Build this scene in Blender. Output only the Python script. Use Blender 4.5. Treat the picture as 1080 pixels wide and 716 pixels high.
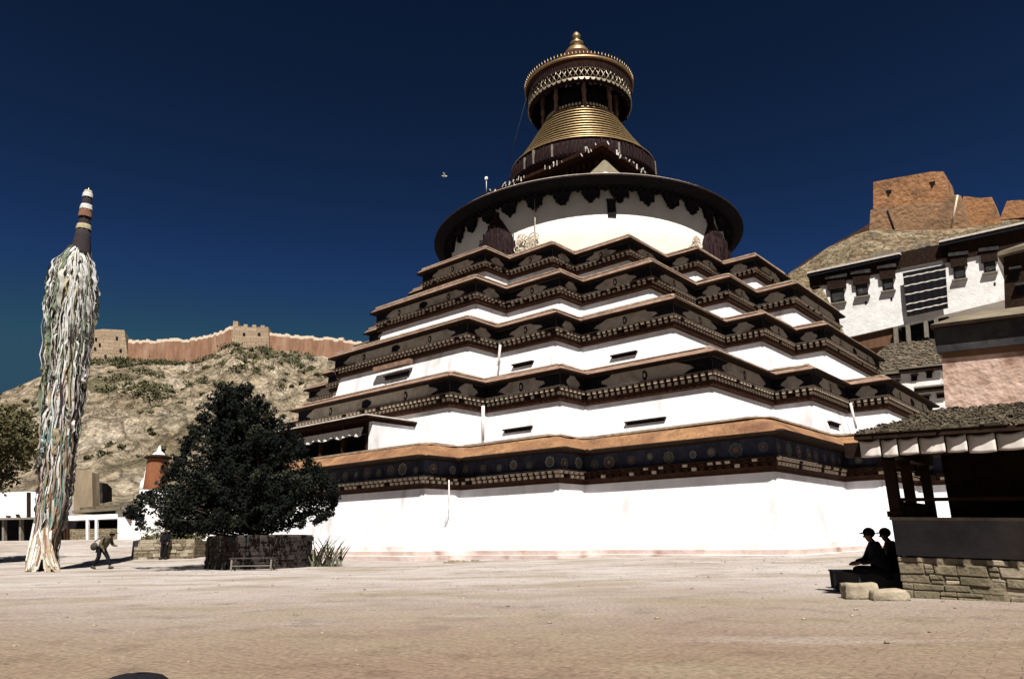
import bpy, bmesh, math, random
from mathutils import Vector, Matrix, noise
random.seed(7)
C = bpy.context.scene.collection
SC = bpy.context.scene
for o in list(bpy.data.objects): bpy.data.objects.remove(o)
R = math.radians

# ------------------------------------------------------------------ camera, sky, sun, exposure
H = 1.05
FPX, PITCH, ROLL = 750.07, R(15.588227), R(-0.80014)
cam_d = bpy.data.cameras.new('camera'); cam_o = bpy.data.objects.new('camera', cam_d); C.objects.link(cam_o)
cam_d.sensor_width = 36; cam_d.lens = 36*FPX/1080; cam_d.clip_end = 6000; cam_d.clip_start = .1
cam_o.matrix_world = Matrix.Translation((0,0,H)) @ Matrix.Rotation(R(90)+PITCH,4,'X') @ Matrix.Rotation(ROLL,4,'Z')
SC.camera = cam_o
SUN_AZ, SUN_EL = R(6), R(57)            # azimuth to the right of straight behind the camera
w = bpy.data.worlds.new('World'); SC.world = w; w.use_nodes = True
nt = w.node_tree; bg = nt.nodes['Background']
sky = nt.nodes.new('ShaderNodeTexSky'); sky.sky_type = 'NISHITA'; sky.sun_disc = False
sky.sun_elevation = SUN_EL; sky.sun_rotation = R(180)-SUN_AZ
sky.altitude = 4000; sky.air_density = .1; sky.dust_density = .0; sky.ozone_density = 10
gm = nt.nodes.new('ShaderNodeGamma'); gm.inputs[1].default_value = 2.0       # thin high-altitude air: deep blue overhead, paler low down
tn = nt.nodes.new('ShaderNodeVectorMath'); tn.operation = 'MULTIPLY'; tn.inputs[1].default_value = (30,17.6,6.5)
nt.links.new(sky.outputs[0], gm.inputs[0]); nt.links.new(gm.outputs[0], tn.inputs[0]); cp_ = nt.nodes.new('ShaderNodeVectorMath'); cp_.operation = 'MINIMUM'; cp_.inputs[1].default_value = (.26,.68,1.12)   # no bright halo round the sun
nt.links.new(tn.outputs[0], cp_.inputs[0]); nt.links.new(cp_.outputs[0], bg.inputs[0]); bg.inputs[1].default_value = .05
sd = bpy.data.lights.new('sun','SUN'); sd.energy = 5; sd.angle = R(.53); sd.color = (1,.955,.88)
so = bpy.data.objects.new('sun', sd); C.objects.link(so)
to_sun = Vector((math.sin(SUN_AZ)*math.cos(SUN_EL), -math.cos(SUN_AZ)*math.cos(SUN_EL), math.sin(SUN_EL)))
so.rotation_euler = to_sun.to_track_quat('Z','Y').to_euler(); so.location = (20,-60,80)
SC.view_settings.view_transform = 'Standard'; SC.view_settings.look = 'None'
SC.view_settings.gamma = 1; SC.view_settings.exposure = 1.05
SC.render.engine = 'CYCLES'; SC.render.resolution_x = 1024; SC.render.resolution_y = 678

# ------------------------------------------------------------------ measuring helpers
cP,sP,cR,sR = math.cos(PITCH),math.sin(PITCH),math.cos(ROLL),math.sin(ROLL)
def ray(px,py):
    X=px-540; Y=py-358; x=X*cR+Y*sR; y=-X*sR+Y*cR
    return Vector((x, FPX*cP+y*sP, FPX*sP-y*cP))
CAM = Vector((0,0,H))
def at(px,py,d):
    v=ray(px,py); return CAM+v*(d/v.y)
def hit(px,py,P0,n):
    v=ray(px,py); n=Vector(n).to_3d(); return CAM+v*((Vector(P0)-CAM).dot(n)/v.dot(n))
YAW = R(40.93105710)
N1 = Vector((-math.sin(YAW),-math.cos(YAW),0)); N2 = Vector((math.cos(YAW),-math.sin(YAW),0))
CX,CY = 8.12322378,71.54029
UP = Vector((0,0,1))
def W(u,v,z): return Vector((CX,CY,z))+N2*u+N1*v
def sstep(a,b,x):
    t=min(1,max(0,(x-a)/(b-a))); return t*t*(3-2*t)
def gz(x,y):
    z = .20*sstep(17,29,y)*sstep(-5,11,x)*(1-sstep(60,90,y))
    z += 1.4*sstep(34,62,y)*(1-sstep(-16,-10,x+ (y-40)*.25))
    return z
def ground(px,py):
    z=0
    for _ in range(40):
        v=ray(px,py); P=CAM+v*((z-H)/v.z) if v.z<-1e-4 else at(px,py,60)
        z=z*.5+gz(P.x,P.y)*.5
    return P
# ------------------------------------------------------------------ object helpers
class MB:
    def __init__(s): s.v=[]; s.f=[]; s.m=[]; s.sm=[]
    def face(s,pts,m=0,smooth=False):
        i=len(s.v); s.v+= [Vector(p) for p in pts]; s.f.append(tuple(range(i,i+len(pts)))); s.m.append(m); s.sm.append(smooth)
    def grid(s,rows,m=0,closed=False,smooth=False,mats=None):
        i=len(s.v); n=len(rows[0])
        for r in rows: s.v+=[Vector(p) for p in r]
        for a in range(len(rows)-1):
            for b in range(n if closed else n-1):
                c=(b+1)%n
                s.f.append((i+a*n+b,i+a*n+c,i+(a+1)*n+c,i+(a+1)*n+b)); s.m.append(mats[a] if mats else m); s.sm.append(smooth)
        return i
    def frame(s,o,ex,ey,ez,m=0):       # a box from corner o with three edge vectors
        o,ex,ey,ez=Vector(o),Vector(ex),Vector(ey),Vector(ez)
        i=len(s.v); s.v+=[o,o+ex,o+ex+ey,o+ey,o+ez,o+ex+ez,o+ex+ey+ez,o+ey+ez]
        for q in ((0,3,2,1),(4,5,6,7),(0,1,5,4),(1,2,6,5),(2,3,7,6),(3,0,4,7)):
            s.f.append(tuple(i+k for k in q)); s.m.append(m); s.sm.append(False)
    def box(s,c,sx,sy,sz,m=0,rz=0):    # centre of the base
        ex=Vector((math.cos(rz),math.sin(rz),0)); ey=Vector((-math.sin(rz),math.cos(rz),0))
        s.frame(Vector(c)-ex*sx/2-ey*sy/2, ex*sx, ey*sy, UP*sz, m)
    def prism(s,pts,d,m=0):            # a polygon given thickness d (vector)
        d=Vector(d); n=len(pts); a=[Vector(p) for p in pts]; b=[p+d for p in a]
        s.face(a,m); s.face(b[::-1],m)
        for k in range(n): s.face([a[k],b[k],b[(k+1)%n],a[(k+1)%n]],m)
    def tube(s,pts,rad,m=0,n=8,smooth=True,cap=True):
        pts=[Vector(p) for p in pts]; rad=rad if isinstance(rad,(list,tuple)) else [rad]*len(pts)
        rows=[]
        for k,p in enumerate(pts):
            t=(pts[min(k+1,len(pts)-1)]-pts[max(k-1,0)]).normalized()
            a=t.orthogonal() if abs(t.z)>.9 else t.cross(UP); a.normalize(); b=t.cross(a)
            if abs(t.z)>.9: a=Vector((1,0,0)); a=(a-t*a.dot(t)).normalized(); b=t.cross(a)
            rows.append([p+(a*math.cos(2*math.pi*j/n)+b*math.sin(2*math.pi*j/n))*rad[k] for j in range(n)])
        s.grid(rows,m,True,smooth)
        if cap: s.face(rows[0][::-1],m); s.face(rows[-1],m)
    def lathe(s,c,prof,n=48,m=0,mats=None,smooth=True,a0=0,a1=2*math.pi):
        c=Vector(c); full=abs(a1-a0-2*math.pi)<1e-6
        rows=[[c+Vector((r*math.cos(a0+(a1-a0)*j/n),r*math.sin(a0+(a1-a0)*j/n),z)) for j in range(n if full else n+1)] for r,z in prof]
        s.grid(rows,m,full,smooth,mats)
    def blob(s,c,rx,ry,rz,m=0,n=10,k=6,j=0,axes=None):
        c=Vector(c); ax=axes or (Vector((1,0,0)),Vector((0,1,0)),UP); rows=[]
        for a in range(k+1):
            th=math.pi*a/k; row=[]
            for b in range(n):
                ph=2*math.pi*b/n; q=1+random.uniform(-j,j)
                row.append(c+ax[0]*rx*q*math.sin(th)*math.cos(ph)+ax[1]*ry*q*math.sin(th)*math.sin(ph)-ax[2]*rz*q*math.cos(th))
            rows.append(row)
        s.grid(rows,m,True,True)
    def build(s,name,mats,root=None,parent=None):
        me=bpy.data.meshes.new(name); off=root.location if root else Vector((0,0,0))
        me.from_pydata([tuple(p-off) for p in s.v],[],s.f)
        if not isinstance(mats,(list,tuple)): mats=[mats]
        for x in mats: me.materials.append(x)
        me.polygons.foreach_set('material_index',s.m); me.polygons.foreach_set('use_smooth',s.sm)
        bm=bmesh.new(); bm.from_mesh(me); bmesh.ops.remove_doubles(bm,verts=bm.verts,dist=1e-4)
        bmesh.ops.recalc_face_normals(bm,faces=bm.faces); bm.to_mesh(me); bm.free()
        o=bpy.data.objects.new(name,me); C.objects.link(o)
        if parent is not None: o.parent=parent
        elif root is not None: o.parent=root
        return o
def tag(o,label=None,cat=None,group=None,kind=None):
    if label: o['label']=label
    if cat: o['category']=cat
    if group: o['group']=group
    if kind: o['kind']=kind
    return o
def thing(name,loc,label,cat,group=None):
    o=bpy.data.objects.new(name,None); o.empty_display_size=.3; C.objects.link(o); o.location=Vector(loc); return tag(o,label,cat,group,'thing')

def mat(name,c1,c2=None,scale=2.,rough=.9,bump=0.,bscale=None,metal=0.,stretch=(1,1,1),c3=None,s3=.3,detail=6,contrast=(.35,.65),spec=.2,t3=(.5,.7)):
    m=bpy.data.materials.new(name); m.use_nodes=True; t=m.node_tree; N=t.nodes; L=t.links; b=N['Principled BSDF']
    b.inputs['Roughness'].default_value=rough; b.inputs['Metallic'].default_value=metal; b.inputs['Specular IOR Level'].default_value=spec
    tc=N.new('ShaderNodeTexCoord'); mp=N.new('ShaderNodeMapping'); mp.inputs['Scale'].default_value=stretch; L.new(tc.outputs['Object'],mp.inputs[0])
    n=N.new('ShaderNodeTexNoise'); n.inputs['Scale'].default_value=scale; n.inputs['Detail'].default_value=detail; n.inputs['Roughness'].default_value=.65; L.new(mp.outputs[0],n.inputs[0])
    rp=N.new('ShaderNodeValToRGB'); rp.color_ramp.elements[0].position=contrast[0]; rp.color_ramp.elements[1].position=contrast[1]
    rp.color_ramp.elements[0].color=(*c1,1); rp.color_ramp.elements[1].color=(*(c2 or c1),1); L.new(n.outputs[0],rp.inputs[0])
    out=rp.outputs[0]
    if c3:
        n3=N.new('ShaderNodeTexNoise'); n3.inputs['Scale'].default_value=s3; n3.inputs['Detail'].default_value=8; L.new(mp.outputs[0],n3.inputs[0])
        r3=N.new('ShaderNodeMapRange'); r3.inputs[1].default_value=t3[0]; r3.inputs[2].default_value=t3[1]; L.new(n3.outputs[0],r3.inputs[0])
        mx=N.new('ShaderNodeMixRGB'); mx.inputs[2].default_value=(*c3,1); L.new(r3.outputs[0],mx.inputs[0]); L.new(out,mx.inputs[1]); out=mx.outputs[0]
    L.new(out,b.inputs['Base Color'])
    if bump:
        nb=N.new('ShaderNodeTexNoise'); nb.inputs['Scale'].default_value=bscale or scale*4; nb.inputs['Detail'].default_value=8; L.new(mp.outputs[0],nb.inputs[0])
        bp=N.new('ShaderNodeBump'); bp.inputs['Strength'].default_value=1; bp.inputs['Distance'].default_value=bump; L.new(nb.outputs[0],bp.inputs['Height']); L.new(bp.outputs[0],b.inputs['Normal'])
    return m
def masonry(name,c1,c2,mortar,bw=.5,bh=.2,bump=.03,frame=None,msize=.015):
    m=mat(name,c1,c2,3,.95); t=m.node_tree; N=t.nodes; L=t.links; b=N['Principled BSDF']
    tc=N.new('ShaderNodeTexCoord'); mp=N.new('ShaderNodeMapping')
    mp.inputs['Rotation'].default_value=frame or (R(90),0,YAW)
    mp.vector_type='TEXTURE'
    L.new(tc.outputs['Object'],mp.inputs[0])
    nz=N.new('ShaderNodeTexNoise'); nz.inputs['Scale'].default_value=2.2; nz.inputs['Detail'].default_value=5; L.new(tc.outputs['Object'],nz.inputs[0])
    mxv=N.new('ShaderNodeVectorMath'); mxv.operation='MULTIPLY_ADD'; mxv.inputs[1].default_value=(.16,.16,.16); L.new(nz.outputs['Color'],mxv.inputs[0]); L.new(mp.outputs[0],mxv.inputs[2])
    br=N.new('ShaderNodeTexBrick'); br.inputs['Scale'].default_value=1; br.inputs['Brick Width'].default_value=bw; br.inputs['Row Height'].default_value=bh; br.inputs['Mortar Size'].default_value=msize; br.inputs['Mortar Smooth'].default_value=.5
    br.inputs['Color1'].default_value=(*c1,1); br.inputs['Color2'].default_value=(*c2,1); br.inputs['Mortar'].default_value=(*mortar,1); L.new(mxv.outputs[0],br.inputs[0])
    n2=N.new('ShaderNodeTexNoise'); n2.inputs['Scale'].default_value=7; n2.inputs['Detail'].default_value=8; L.new(tc.outputs['Object'],n2.inputs[0])
    rg=N.new('ShaderNodeMapRange'); rg.inputs[1].default_value=.3; rg.inputs[2].default_value=.7; rg.inputs[3].default_value=.55; rg.inputs[4].default_value=1.35; L.new(n2.outputs[0],rg.inputs[0])
    ml=N.new('ShaderNodeMixRGB'); ml.blend_type='MULTIPLY'; ml.inputs[0].default_value=1; L.new(br.outputs[0],ml.inputs[1]); L.new(rg.outputs[0],ml.inputs[2]); L.new(ml.outputs[0],b.inputs['Base Color'])
    ad=N.new('ShaderNodeMath'); ad.operation='MULTIPLY_ADD'; ad.inputs[1].default_value=-1; L.new(br.outputs['Fac'],ad.inputs[0]); L.new(n2.outputs[0],ad.inputs[2])
    bp=N.new('ShaderNodeBump'); bp.inputs['Distance'].default_value=bump; L.new(ad.outputs[0],bp.inputs['Height']); L.new(bp.outputs[0],b.inputs['Normal'])
    return m

M={}
M['white']=mat('white_plaster',(.60,.59,.61),(.74,.73,.75),.9,.95,.09,1.6,c3=(.34,.31,.295),s3=.8,t3=(.56,.80),stretch=(1,1,.3))
M['white_old']=mat('old_white_plaster',(.62,.60,.59),(.76,.75,.74),1.0,.95,.03,3,c3=(.42,.37,.33),s3=.6,t3=(.6,.8))
M['drum']=mat('cream_plaster',(.54,.52,.46),(.62,.60,.54),.5,.95,.02,3)
M['plinth']=mat('pink_plaster',(.40,.31,.285),(.56,.47,.44),.5,.95,.03,4,c3=(.26,.17,.14),s3=.7,t3=(.58,.75))
M['orange']=mat('ochre_mud',(.15,.075,.036),(.27,.15,.075),1.6,.95,.16,4,c3=(.12,.058,.034),s3=.8,t3=(.48,.66))
M['brownroof']=mat('brown_mud_roof',(.13,.078,.055),(.24,.155,.115),1.6,.95,.06,5)
M['darkred']=mat('dark_red_timber',(.022,.010,.007),(.045,.021,.014),3,.8,spec=.03)
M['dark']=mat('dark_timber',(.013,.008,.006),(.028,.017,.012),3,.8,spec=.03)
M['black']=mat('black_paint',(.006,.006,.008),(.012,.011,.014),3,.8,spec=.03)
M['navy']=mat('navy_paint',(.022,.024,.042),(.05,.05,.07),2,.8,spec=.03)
M['grey']=mat('grey_painted_panel',(.27,.235,.20),(.36,.32,.27),2.5,.9,c3=(.2,.17,.14),s3=1.2)
M['cream']=mat('cream_paint',(.34,.28,.215),(.56,.48,.38),4,.85)
M['ivory']=mat('ivory_ledge',(.40,.35,.31),(.6,.55,.5),3,.9)
M['gold']=mat('gilt_copper',(.20,.135,.062),(.36,.25,.12),3,.42,metal=.6,spec=.5)
M['olgold']=mat('tarnished_gilt',(.13,.085,.04),(.26,.175,.08),4,.45,metal=.6,spec=.5)
M['red_p']=mat('red_paint',(.09,.045,.04),(.17,.08,.06),9,.8)
M['teal_p']=mat('teal_paint',(.05,.075,.085),(.09,.125,.13),9,.8)
M['olive_p']=mat('olive_paint',(.09,.085,.06),(.16,.145,.095),9,.8)
M['pale_p']=mat('pale_paint',(.15,.155,.15),(.28,.28,.26),9,.8)
M['maroon']=mat('maroon_fringe',(.008,.005,.006),(.03,.017,.018),9,.9,stretch=(1,1,.12),spec=.03)
M['postred']=mat('faded_red_post',(.09,.05,.045),(.16,.10,.09),3,.8)
M['silvergilt']=mat('pale_gilt',(.22,.18,.13),(.38,.32,.24),4,.45,metal=.4,spec=.5)
M['skyline']=mat('dark_red_brown_mud',(.030,.014,.011),(.06,.03,.022),1.2,.95,.1,2,spec=.03)
M['pedi']=mat('ochre_gable',(.17,.145,.10),(.24,.21,.15),2,.9)
M['shrine']=mat('red_ochre_wash',(.15,.055,.025),(.21,.085,.04),2,.9)
M['terrace']=mat('terrace_mud',(.10,.075,.055),(.16,.12,.09),1.2,.95,.03,4)
M['parapet']=mat('blue_grey_plaster',(.05,.052,.06),(.10,.10,.105),1.4,.95,.02,6,c3=(.13,.115,.10),s3=1.1,t3=(.55,.75))
M['fort2']=mat('brown_rammed_earth',(.17,.095,.05),(.27,.16,.092),.8,.95,.5,.7,c3=(.13,.08,.048),s3=.2)
M['lip']=mat('tan_roof_lip',(.20,.14,.095),(.36,.28,.21),1.4,.95,.04,5)
M['pipe']=mat('weathered_pipe',(.45,.42,.40),(.6,.57,.55),4,.8)
M['paving']=None
def rockmat(name,dk,md,lt,s0):
    m=bpy.data.materials.new(name); m.use_nodes=True; t=m.node_tree; N=t.nodes; L=t.links; b=N['Principled BSDF']; b.inputs['Roughness'].default_value=.95; b.inputs['Specular IOR Level'].default_value=.1
    tc=N.new('ShaderNodeTexCoord')
    def noi(sc,d=10,ty='FBM'):
        n=N.new('ShaderNodeTexNoise'); n.inputs['Scale'].default_value=sc; n.inputs['Detail'].default_value=d; n.inputs['Roughness'].default_value=.68; L.new(tc.outputs['Object'],n.inputs[0]); return n
    base=noi(s0*.35); rp=N.new('ShaderNodeValToRGB'); rp.color_ramp.elements[0].position=.36; rp.color_ramp.elements[0].color=(*dk,1); rp.color_ramp.elements[1].position=.64; rp.color_ramp.elements[1].color=(*lt,1); e=rp.color_ramp.elements.new(.5); e.color=(*md,1); L.new(base.outputs[0],rp.inputs[0])
    fine=noi(s0*3.2,12); mr=N.new('ShaderNodeMapRange'); mr.inputs[1].default_value=.34; mr.inputs[2].default_value=.62; mr.inputs[3].default_value=.42; mr.inputs[4].default_value=1.25; L.new(fine.outputs[0],mr.inputs[0])
    wp=N.new('ShaderNodeVectorMath'); wp.operation='MULTIPLY_ADD'; wp.inputs[1].default_value=(4,4,4); L.new(noi(s0*1.1,5).outputs['Color'],wp.inputs[0]); L.new(tc.outputs['Object'],wp.inputs[2])
    vo=N.new('ShaderNodeTexVoronoi'); vo.feature='DISTANCE_TO_EDGE'; vo.inputs['Scale'].default_value=s0*.9; L.new(wp.outputs[0],vo.inputs[0])
    cr=N.new('ShaderNodeMapRange'); cr.inputs[1].default_value=0; cr.inputs[2].default_value=.10; cr.inputs[3].default_value=.55; cr.inputs[4].default_value=1; L.new(vo.outputs[0],cr.inputs[0])
    f2=noi(s0*11,10); mr2=N.new('ShaderNodeMapRange'); mr2.inputs[1].default_value=.38; mr2.inputs[2].default_value=.6; mr2.inputs[3].default_value=.55; mr2.inputs[4].default_value=1.2; L.new(f2.outputs[0],mr2.inputs[0])
    m0=N.new('ShaderNodeMixRGB'); m0.blend_type='MULTIPLY'; m0.inputs[0].default_value=1; L.new(rp.outputs[0],m0.inputs[1]); L.new(mr2.outputs[0],m0.inputs[2])
    m1=N.new('ShaderNodeMixRGB'); m1.blend_type='MULTIPLY'; m1.inputs[0].default_value=1; L.new(m0.outputs[0],m1.inputs[1]); L.new(mr.outputs[0],m1.inputs[2])
    m2=N.new('ShaderNodeMixRGB'); m2.blend_type='MULTIPLY'; m2.inputs[0].default_value=1; L.new(m1.outputs[0],m2.inputs[1]); L.new(cr.outputs[0],m2.inputs[2]); gp_=noi(s0*.16,9); gr=N.new('ShaderNodeMapRange'); gr.inputs[1].default_value=.53; gr.inputs[2].default_value=.62; gr.inputs[3].default_value=0; gr.inputs[4].default_value=.8; L.new(gp_.outputs[0],gr.inputs[0])
    m3=N.new('ShaderNodeMixRGB'); m3.inputs[2].default_value=(.085,.078,.042,1); L.new(gr.outputs[0],m3.inputs[0]); L.new(m2.outputs[0],m3.inputs[1]); L.new(m3.outputs[0],b.inputs['Base Color'])
    ad=N.new('ShaderNodeMath'); ad.operation='MULTIPLY_ADD'; ad.inputs[1].default_value=.6; L.new(cr.outputs[0],ad.inputs[0]); L.new(fine.outputs[0],ad.inputs[2])
    bp=N.new('ShaderNodeBump'); bp.inputs['Distance'].default_value=2.2; L.new(ad.outputs[0],bp.inputs['Height']); L.new(bp.outputs[0],b.inputs['Normal']); return m
M['rock']=rockmat('hill_rock',(.225,.178,.115),(.39,.315,.222),(.56,.48,.375),.22)
M['rock_right']=rockmat('yellow_hill_rubble',(.19,.135,.082),(.34,.255,.16),(.48,.385,.26),.34)
M['scrub']=mat('scrub_leaf',(.03,.032,.014),(.075,.07,.032),.4,.9)
M['mud']=mat('mud_brick',(.15,.115,.077),(.24,.19,.13),.8,.95,.15,1.2,stretch=(1,1,.25))
M['fort']=mat('orange_rammed_earth',(.20,.098,.046),(.32,.165,.08),.9,.95,.5,.7,c3=(.15,.08,.043),s3=.18,t3=(.5,.66))
M['fortstone']=masonry('pale_fort_stone',(.26,.19,.13),(.34,.26,.18),(.14,.10,.07),2.2,.9,.15)
M['redmud']=mat('red_mud_wall',(.15,.080,.05),(.24,.135,.086),.9,.95,.4,.9,c3=(.27,.175,.12),s3=.4,t3=(.5,.75),stretch=(1,1,.25))
M['stone']=masonry('rough_stone',(.13,.105,.07),(.23,.185,.12),(.085,.068,.045),.46,.17,.05)
M['roughstone']=mat('rough_field_stone',(.12,.098,.066),(.21,.175,.12),3.5,.95,.04,9,c3=(.085,.075,.045),s3=1.7,t3=(.5,.7))
M['slate']=mat('dark_slate',(.022,.022,.025),(.045,.043,.044),1.6,.9,.02,6,c3=(.085,.075,.065),s3=1.4,t3=(.55,.75),spec=.03)
M['coping']=mat('coping_stone',(.12,.105,.085),(.2,.175,.14),3,.9,.02)
M['rubble']=mat('roof_rubble',(.045,.035,.025),(.13,.105,.075),2.5,.95,.03,8)
M['rubble2']=mat('roof_slates',(.07,.058,.04),(.16,.13,.092),.7,.95,.02,8)
M['cloth']=mat('white_cloth',(.50,.46,.42),(.64,.59,.55),2,.95)
M['pink']=mat('pink_rough_wall',(.33,.22,.17),(.52,.38,.32),2.2,.95,.06,5,c3=(.2,.12,.09),s3=1.3,t3=(.55,.7))
M['timber']=mat('brown_timber',(.09,.045,.025),(.15,.08,.045),1.2,.9,.02,6,stretch=(1,1,.1))
M['bark']=mat('bark',(.03,.023,.017),(.06,.045,.033),4,.95,.03,10,stretch=(1,1,.3))
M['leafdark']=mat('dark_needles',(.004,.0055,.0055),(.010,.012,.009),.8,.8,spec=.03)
M['leafmid']=mat('paler_dark_leaves',(.012,.015,.009),(.028,.03,.016),.8,.8)
M['leafolive']=mat('olive_leaves',(.03,.032,.012),(.085,.075,.03),.7,.8)
M['agave']=mat('agave_leaf',(.05,.06,.035),(.13,.125,.08),3,.8)
M['skin']=mat('skin',(.10,.05,.033),(.13,.07,.045),5,.6)
M['coat']=mat('olive_coat',(.06,.05,.032),(.10,.085,.055),6,.95)
M['blackcloth']=mat('black_cloth',(.007,.007,.009),(.013,.012,.014),6,.95,spec=.03)
M['bagcloth']=mat('dark_bag',(.03,.026,.022),(.05,.042,.036),6,.9)
M['shoe']=mat('pale_shoe',(.3,.28,.25),(.4,.37,.33),6,.7)
M['kerb']=mat('kerb_stone',(.20,.165,.12),(.32,.27,.20),3,.95,.03,8)
for k,c in (('f_white',(.50,.49,.48)),('f_pale',(.36,.35,.31)),('f_green',(.12,.15,.10)),('f_teal',(.12,.21,.20)),('f_yellow',(.33,.29,.18)),('f_pink',(.34,.25,.22)),('f_dark',(.03,.022,.025)),('f_rust',(.17,.085,.055)),('f_blue',(.13,.16,.21)),('f_tan',(.26,.20,.13))):
    M[k]=mat('cloth_'+k[2:],tuple(x*.7 for x in c),c,5,.95)

# ground paving material
def paving():
    m=bpy.data.materials.new('dusty_brick_paving'); m.use_nodes=True; t=m.node_tree; N=t.nodes; L=t.links; b=N['Principled BSDF']
    b.inputs['Roughness'].default_value=.95; b.inputs['Specular IOR Level'].default_value=.15
    tc=N.new('ShaderNodeTexCoord')
    def noi(s,d=8,st=None,src=None):
        n=N.new('ShaderNodeTexNoise'); n.inputs['Scale'].default_value=s; n.inputs['Detail'].default_value=d; n.inputs['Roughness'].default_value=.65
        if st:
            q=N.new('ShaderNodeMapping'); q.inputs['Scale'].default_value=st; L.new(tc.outputs['Object'],q.inputs[0]); L.new(q.outputs[0],n.inputs[0])
        else: L.new(tc.outputs['Object'],n.inputs[0])
        return n
    def mr(src,a,b_,c,d):
        r=N.new('ShaderNodeMapRange'); r.inputs[1].default_value=a; r.inputs[2].default_value=b_; r.inputs[3].default_value=c; r.inputs[4].default_value=d; L.new(src,r.inputs[0]); return r.outputs[0]
    def mix(f,a,b_,bt='MIX'):
        x=N.new('ShaderNodeMixRGB'); x.blend_type=bt
        for s_,v in ((0,f),(1,a),(2,b_)):
            if hasattr(v,'is_output'): L.new(v,x.inputs[s_])
            elif isinstance(v,tuple): x.inputs[s_].default_value=(*v,1)
            else: x.inputs[s_].default_value=v
        return x.outputs[0]
    mp=N.new('ShaderNodeMapping'); mp.inputs['Rotation'].default_value=(0,0,R(37)); L.new(tc.outputs['Object'],mp.inputs[0])
    wv=noi(.7,4); va=N.new('ShaderNodeVectorMath'); va.operation='MULTIPLY_ADD'; va.inputs[1].default_value=(.12,.12,0); L.new(wv.outputs['Color'],va.inputs[0]); L.new(mp.outputs[0],va.inputs[2])
    br=N.new('ShaderNodeTexBrick'); br.inputs['Scale'].default_value=1; br.inputs['Brick Width'].default_value=.44; br.inputs['Row Height'].default_value=.22; br.inputs['Mortar Size'].default_value=.012; br.inputs['Mortar Smooth'].default_value=.7
    br.inputs['Color1'].default_value=(.168,.117,.085,1); br.inputs['Color2'].default_value=(.150,.104,.076,1); br.inputs['Mortar'].default_value=(.138,.096,.070,1); L.new(va.outputs[0],br.inputs[0])
    dust=noi(.35,10); dusty=mr(dust.outputs[0],.42,.62,0,.9)
    col=mix(dusty,br.outputs[0],(.173,.129,.094))
    # paler trodden dust towards the stupa, redder earth nearer
    sx=N.new('ShaderNodeSeparateXYZ'); L.new(tc.outputs['Object'],sx.inputs[0])
    far=mr(sx.outputs[1],7,20,0,1); far_n=N.new('ShaderNodeMath'); far_n.operation='MULTIPLY'; L.new(far,far_n.inputs[0]); L.new(mr(noi(.25,8).outputs[0],.3,.6,.5,1),far_n.inputs[1])
    col=mix(far_n.outputs[0],col,(.33,.30,.285))
    yl=mr(noi(.45,6,(.5,1,1)).outputs[0],.48,.62,0,.75); col=mix(yl,col,(.187,.15,.103))
    pk=mr(noi(.3,9,(.35,1.2,1)).outputs[0],.55,.68,0,.6); col=mix(pk,col,(.30,.27,.25))
    sp=mr(noi(17,10).outputs[0],.3,.7,.58,1.42); col=mix(1.0,col,sp,'MULTIPLY')
    st=mr(noi(1.3,10).outputs[0],.52,.72,1,.66); col=mix(1.0,col,st,'MULTIPLY')
    L.new(col,b.inputs['Base Color'])
    hh=N.new('ShaderNodeMath'); hh.operation='MULTIPLY_ADD'; hh.inputs[1].default_value=-.25; L.new(br.outputs['Fac'],hh.inputs[0]); L.new(noi(9,10).outputs[0],hh.inputs[2])
    bp=N.new('ShaderNodeBump'); bp.inputs['Distance'].default_value=.02; L.new(hh.outputs[0],bp.inputs['Height']); L.new(bp.outputs[0],b.inputs['Normal'])
    return m
M['paving']=paving()

# ------------------------------------------------------------------ ground
def lines(a,b,fine,far):
    r=[-far,-1500,-700,-350]; x=a
    while x<=b: r.append(x); x+=fine
    return r+[350,700,1500,far]
xs=lines(-120,120,4,4000); ys=[y for y in lines(-40,120,3,4000)]
g=MB()
g.grid([[Vector((x,y,gz(x,y)+(.012*noise.noise((x*.4,y*.4,0)) if y<60 else 0))) for x in xs] for y in ys],0,False,True)
tag(g.build('ground',M['paving']),kind='structure')

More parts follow.
